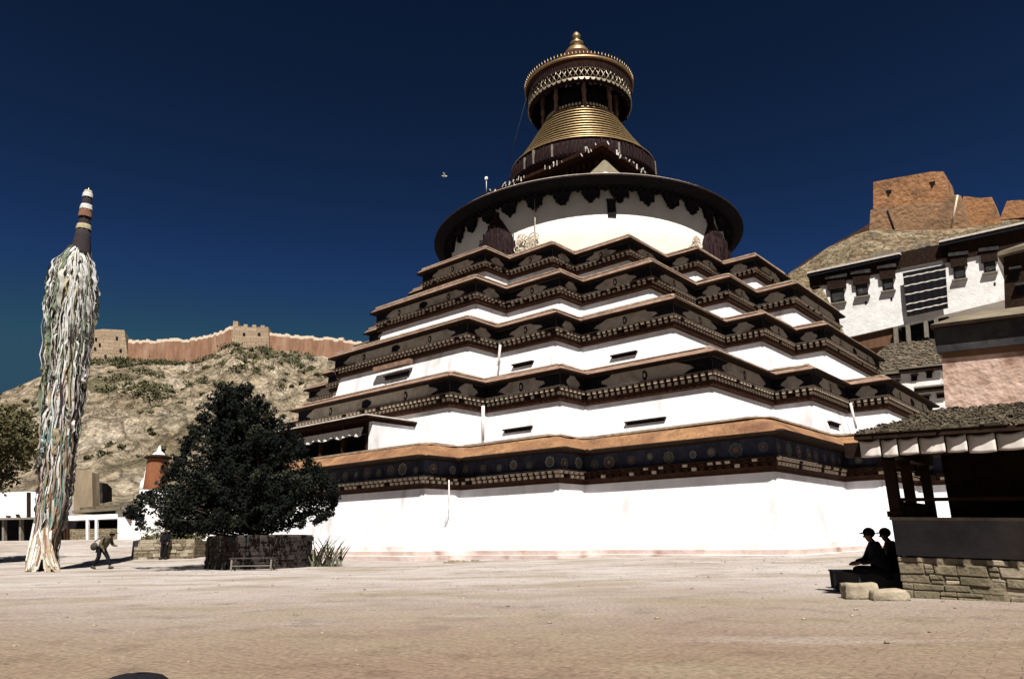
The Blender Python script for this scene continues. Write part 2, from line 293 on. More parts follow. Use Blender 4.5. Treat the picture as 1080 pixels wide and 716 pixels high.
# ------------------------------------------------------------------ hills
def hill(name,tab,d_ridge,foot_py,d_foot,pxs,amp,seed,rows=90,curve=1.0,mk='rock'):
    def rp(px):
        for (a,b),(c,d) in zip(tab,tab[1:]):
            if a<=px<=c: return b+(d-b)*(px-a)/(c-a)
        return tab[0][1] if px<tab[0][0] else tab[-1][1]
    m=MB(); rws=[]
    for k in range(rows+26):
        t=k/(rows-1); row=[]
        for px in pxs:
            top=at(px,rp(px),d_ridge); ft=at(px,foot_py,d_foot)
            if t<=1:
                p=ft.lerp(top,t); g_=t**curve
                z=ft.z+(top.z-ft.z)*g_
                a=amp*math.sin(math.pi*min(1,t*1.0))**.7
                q=Vector((p.x*.035+seed,p.y*.035,0))
                n=noise.fractal(q,1.0,2.0,6)+.6*noise.ridged_multi_fractal(q*1.7,1.0,2.0,5,1.0,2.0)-.6
                cr=noise.ridged_multi_fractal(Vector((p.x*.09+seed,p.y*.09,z*.05)),.9,2.1,6,1.0,2.0)-1.1
                z+=a*n*.45+a*.30*cr*(.4+noise.noise((p.x*.03,p.y*.03,seed+5))) + .10*a*noise.noise((p.x*.5,p.y*.5,seed))+.07*a*noise.ridged_multi_fractal(Vector((p.x*.22,p.y*.22,seed)),.9,2.2,5,1.0,2.0)
            else:
                s_=(k-rows+1)*6; p=top+(top-CAM).to_2d().to_3d().normalized()*s_; z=top.z-s_*.35-.002*s_*s_
            row.append(Vector((p.x,p.y,z)))
        rws.append(row)
    m.grid([[p-UP*(p.z+4)-Vector((0,1.5,0)) for p in rws[0]]]+rws,0,False,True)
    return tag(m.build(name,M[mk]),kind='structure'),rp,rws
lt=[(-300,560),(-150,500),(-60,455),(0,416),(45,396),(75,385),(90,382),(137,384),(200,386),(228,375),(245,364),(283,368),(362,381),(420,395),(500,425),(640,470),(700,500)]
DL=170
hill_l,rpl,rows_l=hill('hill',lt,DL,556,72,[x*1.6 for x in range(-150,430)],7.5,3.1,220,.9)
rt=[(640,420),(760,350),(835,286),(870,263),(917,243),(985,240),(1080,228),(1200,222),(1400,240)]
DR=200
hill_r,rpr,rows_r=hill('hill',rt,DR,425,95,[x*2 for x in range(320,690)],5,9.7,140,.8,'rock_right')

# scrub on the left hill: clumps that follow the slope
def leafset(m,c,r,n,size,mi=0,flat=.7):
    for _ in range(n):
        d=Vector((random.gauss(0,1),random.gauss(0,1),random.gauss(0,flat)))*r*.45
        p=Vector(c)+d
        a=Vector((random.uniform(-1,1),random.uniform(-1,1),random.uniform(-1,1))).normalized(); b=a.orthogonal().normalized()
        s=size*random.uniform(.6,1.3)
        m.face([p-a*s*.5,p+b*s*.28,p+a*s*.5,p-b*s*.28],mi)
sc=MB()
def scrub_near(px0,px1,t0,t1,n,rad,rows,pxlist):
    for _ in range(n):
        px=random.uniform(px0,px1); t=random.uniform(t0,t1)
        i=min(len(pxlist)-1,max(0,min(range(len(pxlist)),key=lambda q:abs(pxlist[q]-px))))
        p=rows[int(t*219)][i]
        leafset(sc,p+UP*rad*.2,rad*random.uniform(.6,1.3),75,.5,0,.45)
PL=[x*1.6 for x in range(-150,430)]
scrub_near(85,150,.80,.90,40,1.6,rows_l,PL)
scrub_near(150,245,.84,.95,48,1.5,rows_l,PL)
scrub_near(245,330,.72,.93,44,1.5,rows_l,PL)
scrub_near(105,175,.42,.66,60,1.5,rows_l,PL)
scrub_near(190,300,.5,.72,26,1.4,rows_l,PL)
scrub_near(-30,420,.15,.95,220,.6,rows_l,PL)
tag(sc.build('scrub',M['scrub']),'low dark scrub scattered over the rocky hillside left of the stupa','scrub',kind='stuff')

# ------------------------------------------------------------------ the stupa
T=[[12.76,19.72,29.43,31.63,34.3,12.76,20.1,29.79,31.63,34.3,5.30],
   [9.06,15.36,22.9,25.57,28.89,7.32,14.23,24.14,26.7,29.31,11.00],
   [8.12,13.42,20.47,23.3,26.33,7.47,13.18,20.72,23.56,25.81,15.52],
   [6.33,11.64,17.56,20.29,23.65,5.87,10.84,17.67,20.36,23.52,19.64],
   [4.19,8.81,14.37,17.38,20.38,3.75,8.56,14.1,16.91,19.88,23.61]]
def sharp(k,inset):
    p,q,cv,B,A,p2,q2,cu,B2,A2,_=T[k]
    Q=[(p,A),(p,B),(q,B),(q,cv),(cu,cv),(cu,q2),(B2,q2),(B2,p2),(A2,p2)]
    pts=Q+[(u,-v) for u,v in Q[::-1]]+[(-u,-v) for u,v in Q]+[(-u,v) for u,v in Q[::-1]]
    out=[]; n=len(pts)
    for i in range(n):
        a,b,c=Vector(pts[i-1]),Vector(pts[i]),Vector(pts[(i+1)%n])
        d1=(b-a).normalized(); d2=(c-b).normalized()
        o1=Vector((-d1.y,d1.x)); o2=Vector((-d2.y,d2.x))       # outward for clockwise order
        out.append(b-(o1+o2)*inset)
    return out
def ring(k,inset,z,r=.1,seg=3,jit=0):
    P=sharp(k,inset); n=len(P); out=[]
    for i in range(n):
        a,b,c=P[i-1],P[i],P[(i+1)%n]
        rr=min(r,(b-a).length*.45,(c-b).length*.45)
        s=b+(a-b).normalized()*rr; e=b+(c-b).normalized()*rr
        for j in range(seg+1):
            t=j/seg; q=s*(1-t)**2+b*2*t*(1-t)+e*t*t
            out.append(W(q.x,q.y,z+(random.uniform(-jit,jit) if jit else 0)))
    return out
stupa=thing('stupa',(CX,CY,0),'huge white stupa of five stepped tiers with a drum and gilded spire','stupa')
# plinth of three low steps
pm=MB()
pr=[(-.30,-.3,.9),(-.30,.235,.9),(.02,.26,.7),(.02,.45,.7),(.28,.475,.5),(.28,.70,.5),(.8,.72,.4)]
pm.grid([ring(0,i,z,r,4,.012) for i,z,r in pr],0,True,False,[0,0,0,0,1,1])
pm.build('plinth',[M['plinth'],M['white_old']],stupa)
# (inset at eave) profiles: frieze inset, ledge inset & z, cornice bottom inset & z, slope inset & z, wall base
PR=[dict(lz=4.32,li=.50,bz=3.66,bi=.86,si=1.15,sz=6.17,fi=.80,wb=.55,z0=.60,slope='orange',r=.85),
    dict(lz=10.02,li=.34,bz=9.16,bi=.66,si=.72,sz=11.52,fi=.50,wb=.30,z0=6.0,slope='brownroof',r=.38),
    dict(lz=14.62,li=.28,bz=13.85,bi=.58,si=.46,sz=15.98,fi=.46,wb=.30,z0=11.3,slope='brownroof',r=.3),
    dict(lz=18.72,li=.28,bz=18.02,bi=.55,si=.36,sz=20.12,fi=.46,wb=.30,z0=15.7,slope='brownroof',r=.28),
    dict(lz=22.72,li=.24,bz=22.08,bi=.50,si=.34,sz=24.05,fi=.43,wb=.30,z0=19.8,slope='brownroof',r=.25)]
walls=[]
for k,p in enumerate(PR):
    ez=T[k][10]
    m=MB(); wi=(.92,.82,.79,.80,.78)[k]
    m.grid([ring(k,p['wb'],p['z0'],.25),ring(k,p['wb']+(wi-p['wb'])*.5,(p['z0']+p['bz'])/2,.25),ring(k,wi,p['bz']+.05,.2)],0,True)
    walls.append(m.build('wall',M['white'],stupa))
    # roof ledge: rim, sloping mud band, dark lip, terrace floor
    m=MB(); r=p['r']
    rg=[(p['fi'],ez-.16,.1,0),(.0,ez-.10,r*.4,0),(-.02,ez-.02,r*.4,1),(.04,ez+.03,r*.45,2),(p['si']*.45,ez+(p['sz']-ez)*.40,r*.7,2),(p['si'],p['sz']-.12,r,3),(p['si']-.07,p['sz']-.10,r,3),(p['si']-.07,p['sz'],r,3),(p['si']+.25,p['sz']+.04,r,3)]
    ks=[ring(k,i,z,rr,4,.035) for i,z,rr,_ in rg]
    m.grid(ks,0,True,False,[2,2,2,1,1,0,4,5]); m.face(ring(k,p['si']+.25,p['sz']+.04,r,4),5)
    m.build('roof_ledge',[M['darkred'],M[p['slope']],M['dark'],M['darkred'],M['lip'],M['terrace']],stupa)
    # frieze
    m=MB(); fz0,fz1=p['lz']-.05,ez-.17; fi=p['fi']; base=0
    m.grid([ring(k,fi,fz0,.03),ring(k,fi,fz1+.1,.03)],0,True)
    P=sharp(k,fi); n=len(P)
    for i in range(n):
        a,b=P[i],P[(i+1)%n]; L_=(b-a).length; d=(b-a).normalized(); o=Vector((-d.y,d.x))
        A_=W(a.x,a.y,0); D=(W(b.x,b.y,0)-A_).normalized(); O=(N2*o.x+N1*o.y).normalized(); hh=fz1-fz0
        if k==0:
            nn=max(1,int(L_/1.08))
            for j in range(nn):
                s=(j+.5)*L_/nn+random.uniform(-.14,.14); zc=fz0+hh*random.uniform(.42,.60); rad=hh*random.uniform(.20,.40)
                cc=A_+D*s+O*.012+UP*zc; cols=random.choice([(3,4,2),(4,3,5),(5,2,4),(4,2,3),(4,4,5),(2,5,4)])
                for q,(fr,mi) in enumerate(((1,cols[0]),(.68,1),(.55,cols[1]),(.25,cols[2]))):
                    pts=[cc+O*(.006*q)+(D*math.cos(t_)+UP*math.sin(t_))*rad*fr*(1+.10*math.cos(t_*8)*(q==0)) for t_ in [x*math.pi/12 for x in range(24)]]
                    m.face(pts,mi)
        else:
            wd=min(L_*.36,1.9)
            for end in (0,1):
                def pt(x,y): return A_+D*(x if end==0 else L_-x)+O*.015+UP*(fz0+hh*y)
                sh=[(0,0),(wd*.75,0),(wd*.95,.12),(wd*.8,.3),(wd*.62,.42),(wd*.72,.62),(wd*.98,.80),(wd*1.12,1),(0,1)]
                sh=[(x*random.uniform(.92,1.06),y) for x,y in sh]; sh[0]=(0,0); sh[-1]=(0,1)
                m.prism([pt(x,y) for x,y in sh],O*.01,1)
            nf=0 if L_<4.5 else (1 if L_<11 else 3)
            for j in range(nf):
                s=L_*(j+1)/(nf+1); big=(nf==3 and j==1); rx=hh*(.62 if big else .2)
                cc=A_+D*s+O*.015+UP*(fz0+hh*.5)
                m.prism([cc+D*math.cos(t_)*rx*(1+.15*math.cos(3*t_))+UP*math.sin(t_)*hh*.36 for t_ in [x*math.pi/8 for x in range(16)]],O*.01,1)
                if not big: m.prism([cc+O*.012+D*math.cos(t_)*rx*.45+UP*math.sin(t_)*hh*.18 for t_ in [x*math.pi/6 for x in range(12)]],O*.008,0)
    m.build('frieze',[M['navy'] if k==0 else M['grey'],M['black'] if k else M['navy'],M['red_p'],M['pale_p'],M['olive_p'],M['teal_p']],stupa)
    # cornice: pale ledge on two rows of teeth over a dark red beam
    m=MB(); lz,bz,li,bi=p['lz'],p['bz'],p['li'],p['bi']; hh=lz-bz
    rg=[(fi,lz+.005),(li-.03,lz),(li-.03,lz-.07),(li+.16,lz-.072),(li+.16,lz-.30*hh),(li+.22,lz-.305*hh),(li+.22,lz-.36*hh),(li+.30,lz-.365*hh),(li+.30,lz-.60*hh),(bi-.12,lz-.605*hh),(bi-.06,lz-.8*hh),(bi-.04,bz),(bi+.6,bz)]
    m.grid([ring(k,i,z,.04,2) for i,z in rg],0,True,False,[2,2,0,2,0,0,0,2,0,0,0,0])
    for (ti,zt,zb,ph) in ((li+.03,lz-.085,lz-.29*hh,0),(li+.17,lz-.37*hh,lz-.585*hh,.5)):
        P=sharp(k,ti); n=len(P); pitch=.42 if k==0 else .43
        for i in range(n):
            a,b=P[i],P[(i+1)%n]; L_=(b-a).length; d=(b-a).normalized(); o=Vector((-d.y,d.x))
            A_=W(a.x,a.y,0); D=(W(b.x,b.y,0)-A_).normalized(); O=(N2*o.x+N1*o.y).normalized(); nn=max(2,round(L_/pitch)); st=L_/nn
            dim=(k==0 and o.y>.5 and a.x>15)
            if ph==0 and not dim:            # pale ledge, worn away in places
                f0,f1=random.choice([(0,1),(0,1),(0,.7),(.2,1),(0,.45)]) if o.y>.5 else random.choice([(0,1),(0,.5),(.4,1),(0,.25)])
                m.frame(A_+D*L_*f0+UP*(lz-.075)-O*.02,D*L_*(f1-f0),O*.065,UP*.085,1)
            for j in range(nn):
                s=(j+ph*.5+.12)*st
                if s+st*.5>L_: continue
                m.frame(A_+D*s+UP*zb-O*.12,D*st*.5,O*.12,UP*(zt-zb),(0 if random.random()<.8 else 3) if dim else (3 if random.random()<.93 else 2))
    m.build('cornice',[M['darkred'],M['ivory'],M['dark'],M['cream']],stupa)

# slot windows, dark slits with a pale sill
def slot(k,px0,py0,px1,py1,hpx,face='v',val=None,parent=None):
    p=T[k]; inset=PR[k]['bi']-.02
    n=N1 if face=='v' else N2
    P0=W(0,val-inset,0) if face=='v' else W(val-inset,0,0)
    a,b=hit(px0,py0,P0,n),hit(px1,py1,P0,n); hz=(hit(px0,py0,P0,n)-hit(px0,py0+hpx,P0,n)).z*.7
    d=(b-a); d.z=0
    m=MB(); m.frame(a+n*-.25-UP*hz,d,n*.42,UP*hz,0)
    o=m.build('window',M['black'],stupa,parent)
    m=MB(); dn=d.normalized(); m.frame(a-n*.25+UP*.0-dn*.12,d+dn*.24,n*.50,UP*.09,0); m.frame(a+n*.17-UP*(hz+.02),d*.05,n*.02,UP*hz*.9,0)
    m.build('window_lintel',M['dark'],stupa,o)
slot(1,534,454.5,561,451.5,3.5,'v',T[1][3],walls[1]); slot(1,662.5,446.5,701.5,441,3.2,'v',T[1][2],walls[1])
slot(2,543,386,562,383.2,3.2,'v',T[2][3],walls[2]); slot(2,647,376.5,671,372.8,2.8,'v',T[2][2],walls[2])
slot(1,873,445.5,882.5,449,3.5,'u',T[1][8],walls[1]); slot(2,783,380.5,794,383.5,1.8,'u',T[2][7],walls[2])
slot(2,408,398,431,393.5,5,'v',T[2][4],walls[2])
# drain spouts down the re-entrant corners
def pipe(px0,py0,px1,py1,k,u,v,par,r=.11,bend=None):
    P0=W(u,v,0); n=(N1+N2).normalized()
    a,b=hit(px0,py0,P0,n),hit(px1,py1,P0,n); pts=[a,a.lerp(b,.5),b]
    if bend: pts=[a,a.lerp(b,.55),a.lerp(b,.8)+(hit(bend,py1,P0,n)-b)*.45,hit(bend,py1,P0,n)]
    m=MB(); m.tube(pts,r,0,8); m.build('drain_pipe',M['pipe'],stupa,par)
pipe(509.5,428,509.5,465,1,T[1][0],T[1][3]-.15,walls[1]); pipe(527.5,364,525.5,386,2,T[2][0],T[2][3]-.1,walls[2],.09)
pipe(536,341,536,352,3,T[3][0],T[3][3],walls[3],.09); pipe(897,425,903,452,1,T[1][8],T[1][5],walls[1],.09)
pipe(473.5,506,474,552,0,T[0][0],T[0][3]-.1,walls[0],.035,469)
# entrance porch on the first terrace (left), with its white valance
fp=T[1][4]-.62
rp_=hit(437,446,W(0,fp,0),N1); u0=(rp_-Vector((CX,CY,0))).dot(N2)
best=min((abs(0),0),(0,0)); vv=fp
def px_of(P):
    x,y,z=P.x,P.y,P.z-H; d=y*cP+z*sP; hh=-y*sP+z*cP; X=FPX*x/d; Y=-FPX*hh/d
    return 540+X*cR-Y*sR,358+X*sR+Y*cR
v_=fp
while px_of(W(u0,v_,8))[0]>393 and v_<fp+8: v_+=.02
zt=hit(390,443,W(0,v_,0),N1).z; u1=-14
m=MB(); m.frame(W(u1+.5,fp+.05,6.2),N2*(u0-u1-.85),N1*.12,UP*(zt-6.3),0); po=m.build('entrance_porch',M['black'],stupa)
for ua,wa in ((u0-.35,.35),(u1,.5)):
    m=MB(); m.frame(W(ua,fp-.5,6.2),N2*wa,N1*(v_-fp+.5),UP*(zt-6.2-.1),0); m.build('side_wall',M['white'],stupa,po)
for i in range(8):
    m=MB(); xx=u1+.6+(u0-u1-1.3)*i/7; m.frame(W(xx,v_-.3,6.2),N2*.22,N1*.25,UP*(zt-6.3),0); m.build('post',M['darkred'],stupa,po)
m=MB()
m.frame(W(u1-.4,fp-.3,zt),N2*(u0-u1+.55),N1*(v_-fp+.8),UP*.10,0); m.frame(W(u1-.5,fp-.3,zt+.102),N2*(u0-u1+.70),N1*(v_-fp+.9),UP*.10,1); m.frame(W(u1-.6,fp-.3,zt+.205),N2*(u0-u1+.82),N1*(v_-fp+1.0),UP*.08,2)
m.build('porch_roof',[M['darkred'],M['dark'],M['ivory']],stupa,po)
m=MB(); rows=[]
nv=90
za,zb_=hit(381,450.5,W(0,v_+.1,0),N1).z,hit(381,459,W(0,v_+.1,0),N1).z
for q,(z,am) in enumerate(((za,.03),((za+zb_)/2,.07),(zb_,.11))):
    rows.append([W(u1+.2+(u0-u1-.9)*i/nv,v_+.12+am*math.sin(i*1.9)+.05*q,z+.04*math.sin(i*.7)*q) for i in range(nv+1)])
m.grid(rows,0,False,True); m.build('valance',M['cloth'],stupa,po)
# brown cornice strip over the third-tier window
m=MB(); P0=W(0,T[2][4]-.45,0); a=hit(397,393,P0,N1); b=hit(435,385,P0,N1); d=b-a; d.z=0
m.frame(a,d,N1*.35,UP*.35,0); m.build('window_canopy',M['brownroof'],stupa,walls[2])

# drum
DR_=14.45; axis=Vector((CX,CY,0))
m=MB(); m.lathe(axis,[(DR_+.1,22.8),(DR_+.05,26),(DR_,31.0),(DR_-1,31.05)],120,0); drum=m.build('drum',M['drum'],stupa)
lit=MB()
M['drumlow']=M['white']
# canopy disc over the drum
m=MB()
m.lathe(axis,[(DR_-.5,31.02),(DR_+.1,30.55),(15.6,30.75),(16.25,30.95),(16.32,31.05),(16.30,31.22),(16.2,31.3),(15.9,31.32),(9,33.0),(6,33.1)],120,0,[3,3,3,3,0,2,0,0,0])
can=m.build('drum_canopy',[M['dark'],M['darkred'],M['ivory'],M['black']],stupa)
m=MB()
for j in range(150):                      # rafters under the rim
    a=2*math.pi*j/150; o=Vector((math.cos(a),math.sin(a),0)); t_=Vector((-o.y,o.x,0))
    m.frame(axis+o*14.3+UP*30.45-t_*.09,o*1.0,t_*.18,UP*.3,0)
m.build('rafter',M['black'],stupa,can)['kind']='stuff'
for j in range(36):                       # hanging bracket clusters
    a=YAW+2*math.pi*(j+.5)/36; o=Vector((math.cos(a),math.sin(a),0)); t_=Vector((-o.y,o.x,0)); m=MB()
    for q in range(5):
        wq=(1.6,1.4,1.1,.75,.4)[q]; m.frame(axis+o*(DR_-.1)+UP*(30.5-.23*(q+1))-t_*wq/2,o*(.55-.08*q),t_*wq,UP*.225,0)
    for q in range(14):
        x=random.uniform(-.8,.8); L_=(1-abs(x)/.95)*.8+random.uniform(0,.5)
        m.frame(axis+o*(DR_-.05)+UP*(30.4-L_)+t_*x,o*random.uniform(.3,.45),t_*.13,UP*L_,0)
    m.build('bracket',M['black'],stupa,can)
# drum window
P0=axis-Vector((0,DR_,0))
a,b=at(641,229,CY-DR_),at(650,229,CY-DR_); tp=at(641,212,CY-DR_)
m=MB(); m.frame(a+Vector((0,-.10,0)),Vector((b.x-a.x,0,0)),Vector((0,1,0)),UP*(tp.z-a.z),0)
wd=m.build('drum_window',M['black'],stupa,drum)
m=MB(); m.frame(a+Vector((-.08,-.2,tp.z-a.z+.003)),Vector((b.x-a.x+.16,0,0)),Vector((0,1,0)),UP*.12,0); m.build('window_lintel',M['dark'],stupa,wd)
# four door hoods and the filigree scrolls beside them
def scroll(m,c,t_,o,r,turns,flip,th=.055):
    pts=[]
    for i in range(22):
        q=i/21; an=q*turns*2*math.pi*flip; rr=r*(1-.8*q); pts.append(c+(t_*math.cos(an)+UP*math.sin(an))*rr)
    m.tube(pts,th,0,6)
for d,sides in ((N1,(1,)),(N2,(-1,)),(-N1,()),(-N2,())):
    o=Vector(d); t_=Vector((-o.y,o.x,0)); m=MB()
    prof=[(24.0,2.35,1.5),(25.0,2.35,1.6),(26.4,2.3,1.55),(27.2,2.0,1.35),(28.0,1.55,1.1),(28.9,1.05,.8),(29.8,.45,.5),(30.3,.12,.3)]
    rows=[]
    for z,wd_,dp in prof:
        rows.append([axis+o*(DR_-.35)+t_*(wd_*math.cos(an))+o*(dp*math.sin(an))+UP*z for an in [math.pi*q/14 for q in range(15)]])
    m.grid(rows,0,False,True)
    for q in range(90):                 # shaggy fringe
        an=random.uniform(.1,math.pi-.1); i=random.randint(2,6); z,wd_,dp=prof[i]
        p=axis+o*(DR_-.33)+t_*(wd_*1.02*math.cos(an))+o*(dp*1.05*math.sin(an))+UP*z
        m.frame(p-UP*random.uniform(.5,.9),t_*.07,o*.05,UP*.95,0)
    hd=m.build('door_hood',M['maroon'],stupa,drum)
    for s in sides:
        m=MB()
        for q in range(26):
            x=random.uniform(2.5,4.3); z=random.uniform(23.9,27.2-(x-2.5)*.3)
            an=math.atan2(x*s,DR_); c=axis+(o*math.cos(an)+t_*math.sin(an))*(DR_+.32)+UP*z
            tt=(t_*math.cos(an)-o*math.sin(an))
            scroll(m,c,tt,o,random.uniform(.3,.55),random.uniform(1,1.6),random.choice((-1,1)))
        an=math.atan2(4.5*s,DR_); c=axis+(o*math.cos(an)+t_*math.sin(an))*(DR_+.35)
        if s>0: m.tube([c+UP*23.9,c+UP*30.6],.04,0,6)
        m.build('filigree',M['cream'],stupa,hd)
# harmika: square tier above the disc, corner to the corner of the tiers
def sq(h,z): return [W(x*h,y*h,z) for x,y in ((1,1),(1,-1),(-1,-1),(-1,1))]
m=MB()
hp=[(7.0,31.6,0),(7.0,33.6,0),(7.4,33.7,1),(7.4,34.0,1),(6.9,34.1,0),(6.9,36.3,0),(7.6,36.6,0),(8.0,36.9,1),(8.05,37.2,0),(7.7,37.4,0),(6,38.2,0)]
m.grid([sq(h,z) for h,z,_ in hp],0,True,False,[0,1,1,0,0,0,1,2,0,0]); m.face(sq(6,38.2),0)
for d in (N1,N2,-N1,-N2):
    t_=Vector((-d.y,d.x,0))
    for q in range(20):
        m.frame(Vector((CX,CY,35.7))+d*6.9+t_*(-6.6+13.2*q/19-.15),t_*.3,d*.4,UP*.6,1)
har=m.build('harmika',[M['dark'],M['darkred'],M['darkred']],stupa)
for d in (N1,N2,-N1,-N2):               # pale pediment with eyes' niche at the middle of each side
    t_=Vector((-d.y,d.x,0)); m=MB(); c=Vector((CX,CY,33.2))+d*8.2
m=MB(); dd=(N1+N2).normalized(); t_=Vector((-dd.y,dd.x,0)); c=Vector((CX,CY,32.9))+dd*11.35
m.prism([c-t_*2.9,c-t_*1.6+UP*.7,c-t_*.7+UP*1.6,c-t_*.25+UP*2.1,c+UP*2.25,c+t_*.25+UP*2.1,c+t_*.7+UP*1.6,c+t_*1.6+UP*.7,c+t_*2.9],dd*.3,0)
c2=c+dd*.31; m.prism([c2-t_*1.0+UP*.1,c2-t_*.5+UP*.75,c2+UP*1.0,c2+t_*.5+UP*.75,c2+t_*1.0+UP*.1],dd*.08,1)
m.build('pediment',[M['pedi'],M['drum']],stupa,har)
m=MB()
for q in range(46):
    s_=random.choice((1,-1)); a=random.uniform(0,15.6)
    p=W(8.05,8.05,37.2)+(-N2 if s_>0 else -N1)*a+UP*(random.uniform(-.2,.35)); L_=random.uniform(.15,.6)
    m.frame(p,Vector((random.uniform(.05,.16),0,0)),(N1+N2)*.03,Vector((random.uniform(-.2,.2),0,-L_)),random.choice((0,0,1)))
m.build('ribbon',[M['f_white'],M['f_pale']],stupa,har)['kind']='stuff'
# skirt under the rings
m=MB(); m.lathe(axis,[(6.2,37.3),(7.7,37.5),(8.1,38.0),(8.1,38.8),(7.9,39.8),(7.5,40.0)],80,0,[0,1,0,0,1])
for j in range(110):
    a=2*math.pi*j/110; o=Vector((math.cos(a),math.sin(a),0)); t_=Vector((-o.y,o.x,0))
    m.frame(axis+o*7.75+UP*38.1-t_*.09,o*.42,t_*.18,UP*random.uniform(1.2,1.6),random.choice((0,)*9+(2,)))
m.build('spire_skirt',[M['maroon'],M['maroon'],M['coping']],stupa)
# thirteen gilded rings
m=MB(); prof=[]; mats=[]; z0,z1,r0,r1=39.8,46.1,7.95,4.05
for j in range(13):
    t0,t1=j/13,(j+1)/13; za=z0+(z1-z0)*t0; zc=z0+(z1-z0)*t1; ra=r0+(r1-r0)*(t0**.85); rc=r0+(r1-r0)*(t1**.85)
    prof+= [(ra-.10,za),(ra+.10,za+.06),(ra+.08,za+.42*(zc-za)),(rc+.03,zc-.09),(rc-.16,zc-.03)]; mats+=[1,0,0,0,1]
m.lathe(axis,prof,80,0,mats[:-1]); m.build('spire_rings',[M['gold'],M['dark']],stupa)
# lantern chamber and its posts
m=MB(); m.lathe(axis,[(4.0,46.0),(4.1,46.15),(3.7,46.2),(3.4,50.4)],48,0,[1,1,0])
for j in range(64):
    a=2*math.pi*j/64; o=Vector((math.cos(a),math.sin(a),0)); t_=Vector((-o.y,o.x,0))
    m.frame(axis+o*3.55+UP*46.3-t_*.07,o*.14,t_*.14,UP*3.8,0)
    m.blob(axis+o*3.9+UP*46.42,.15,.15,.24,2,6,4)
lan=m.build('lantern',[M['black'],M['darkred'],M['cream']],stupa)
for j in range(8):
    a=-math.pi/2+2*math.pi*j/8+.02; o=Vector((math.cos(a),math.sin(a),0)); c=axis+o*4.2
    m=MB(); m.lathe(c,[(.14,45.2),(.26,45.3),(.18,45.9),(.25,46.7),(.18,47.2),(.28,47.8),(.2,48.5),(.32,49.0),(.3,50.0)],10,0); m.build('lantern_post',M['postred'],stupa,lan)
# parasol: deep fringed drum, lattice band set back under a toothed rim
m=MB()
m.lathe(axis,[(3.4,50.2),(5.2,49.9),(5.5,49.4),(5.6,48.1),(5.75,48.0),(5.8,49.6),(6.05,50.3),(6.15,50.55),(6.25,50.6),(6.25,50.85),(5.9,51.0),(3.6,53.2),(2.0,54.9),(1.6,55.3)],72,0,[0,0,0,0,0,2,2,1,1,2,2,2,2])
par=m.build('parasol',[M['dark'],M['olgold'],M['darkred']],stupa)
m=MB(); NL=60
for j in range(NL):
    a0=2*math.pi*j/NL; a1=2*math.pi*(j+1)/NL
    P=lambda a,z,r=5.86: axis+Vector((math.cos(a),math.sin(a),0))*r+UP*z
    m.tube([P(a0,48.35),P(a1,49.5)],.055,0,4); m.tube([P(a1,48.35),P(a0,49.5)],.055,0,4)
    m.tube([P(a0,49.55),P(a1,49.55)],.05,0,4)
    m.prism([P(a0,48.35),P(a1,48.35),P((a0*.3+a1*.7),48.05),P((a0*.7+a1*.3),48.05)],(P(a0,0)-axis).normalized()*.07,0)
m.build('lattice_band',M['silvergilt'],stupa,par)
m=MB()
for j in range(140):
    a=2*math.pi*j/140; o=Vector((math.cos(a),math.sin(a),0)); t_=Vector((-o.y,o.x,0))
    L_=random.uniform(.5,1.1); m.frame(axis+o*5.55+UP*(48.15-L_*.6)-t_*.11,o*.08,t_*.22,UP*L_,0)
    m.frame(axis+o*5.95+UP*(50.3-.75-L_*.2)-t_*.05,o*.10,t_*.10,UP*.7,0)
m.build('parasol_fringe',M['maroon'],stupa,par)['kind']='stuff'
m=MB()
for j in range(96):
    a=2*math.pi*j/96; o=Vector((math.cos(a),math.sin(a),0)); c=axis+o*6.2+UP*50.84
    m.tube([c,c+UP*.2,c+UP*.5+o*.08],[.06,.09,.015],0,5)
m.build('crown_spikes',M['olgold'],stupa,par)
m=MB(); m.lathe(axis,[(1.5,55.2),(1.45,55.7),(1.15,56.15),(.7,56.45),(.55,56.65),(.78,56.85),(.8,57.1),(.45,57.35),(.32,57.6),(.48,57.8),(.52,58.1),(.35,58.45),(.12,58.7),(.02,58.8)],32,0); m.build('finial',M['olgold'],stupa)
# guy wire and a small white flag on the harmika corner
m=MB(); a=axis+Vector((-6.1,-1.0,49.2)); b=at(536,174,CY-1); m.tube([a,b],.022,0,5); m.build('guy_wire',M['slate'],stupa)
c=at(513,194,CY-1.2); m=MB(); m.tube([c-UP*1.2,c+UP*.55],.035,0,6); m.blob(c+UP*.6,.2,.14,.26,0,8,5,.15); m.build('corner_finial',M['cloth'],stupa,har)

# ------------------------------------------------------------------ forts on the ridges
def plane_block(pts_front,P0,n,depth,m,mi=0):
    """vertical wall outline in photograph pixels standing in the plane through P0 with normal n, extruded back"""
    q=[hit(x,y,P0,n) for x,y in pts_front]; m.prism(q,-Vector(n)*depth,mi); return q
nf=Vector((0,-1,0)); PL0=Vector((0,DL-1,0))
nL=Vector((-.25,-1,0)).normalized()
P0=at(112,382,DL-2)
tw=thing('fort_tower',at(112,384,DL-2),'square pale stone fort tower at the left end of the hilltop wall','tower')
m=MB(); plane_block([(89,392),(137,392),(131,348),(108,347),(91,349)],P0,Vector((.35,-1,0)).normalized(),9,m); m.build('wall',M['fortstone'],tw)
for (x,y) in ((100,356),(104,362),(122,355),(126,368),(110,374),(99,366)):
    m=MB(); plane_block([(x,y),(x+2.4,y),(x+2.4,y+3.2),(x,y+3.2)],P0+Vector((.35,-1,0)).normalized()*.15,Vector((.35,-1,0)).normalized(),.5,m); m.build('window',M['black'],tw)
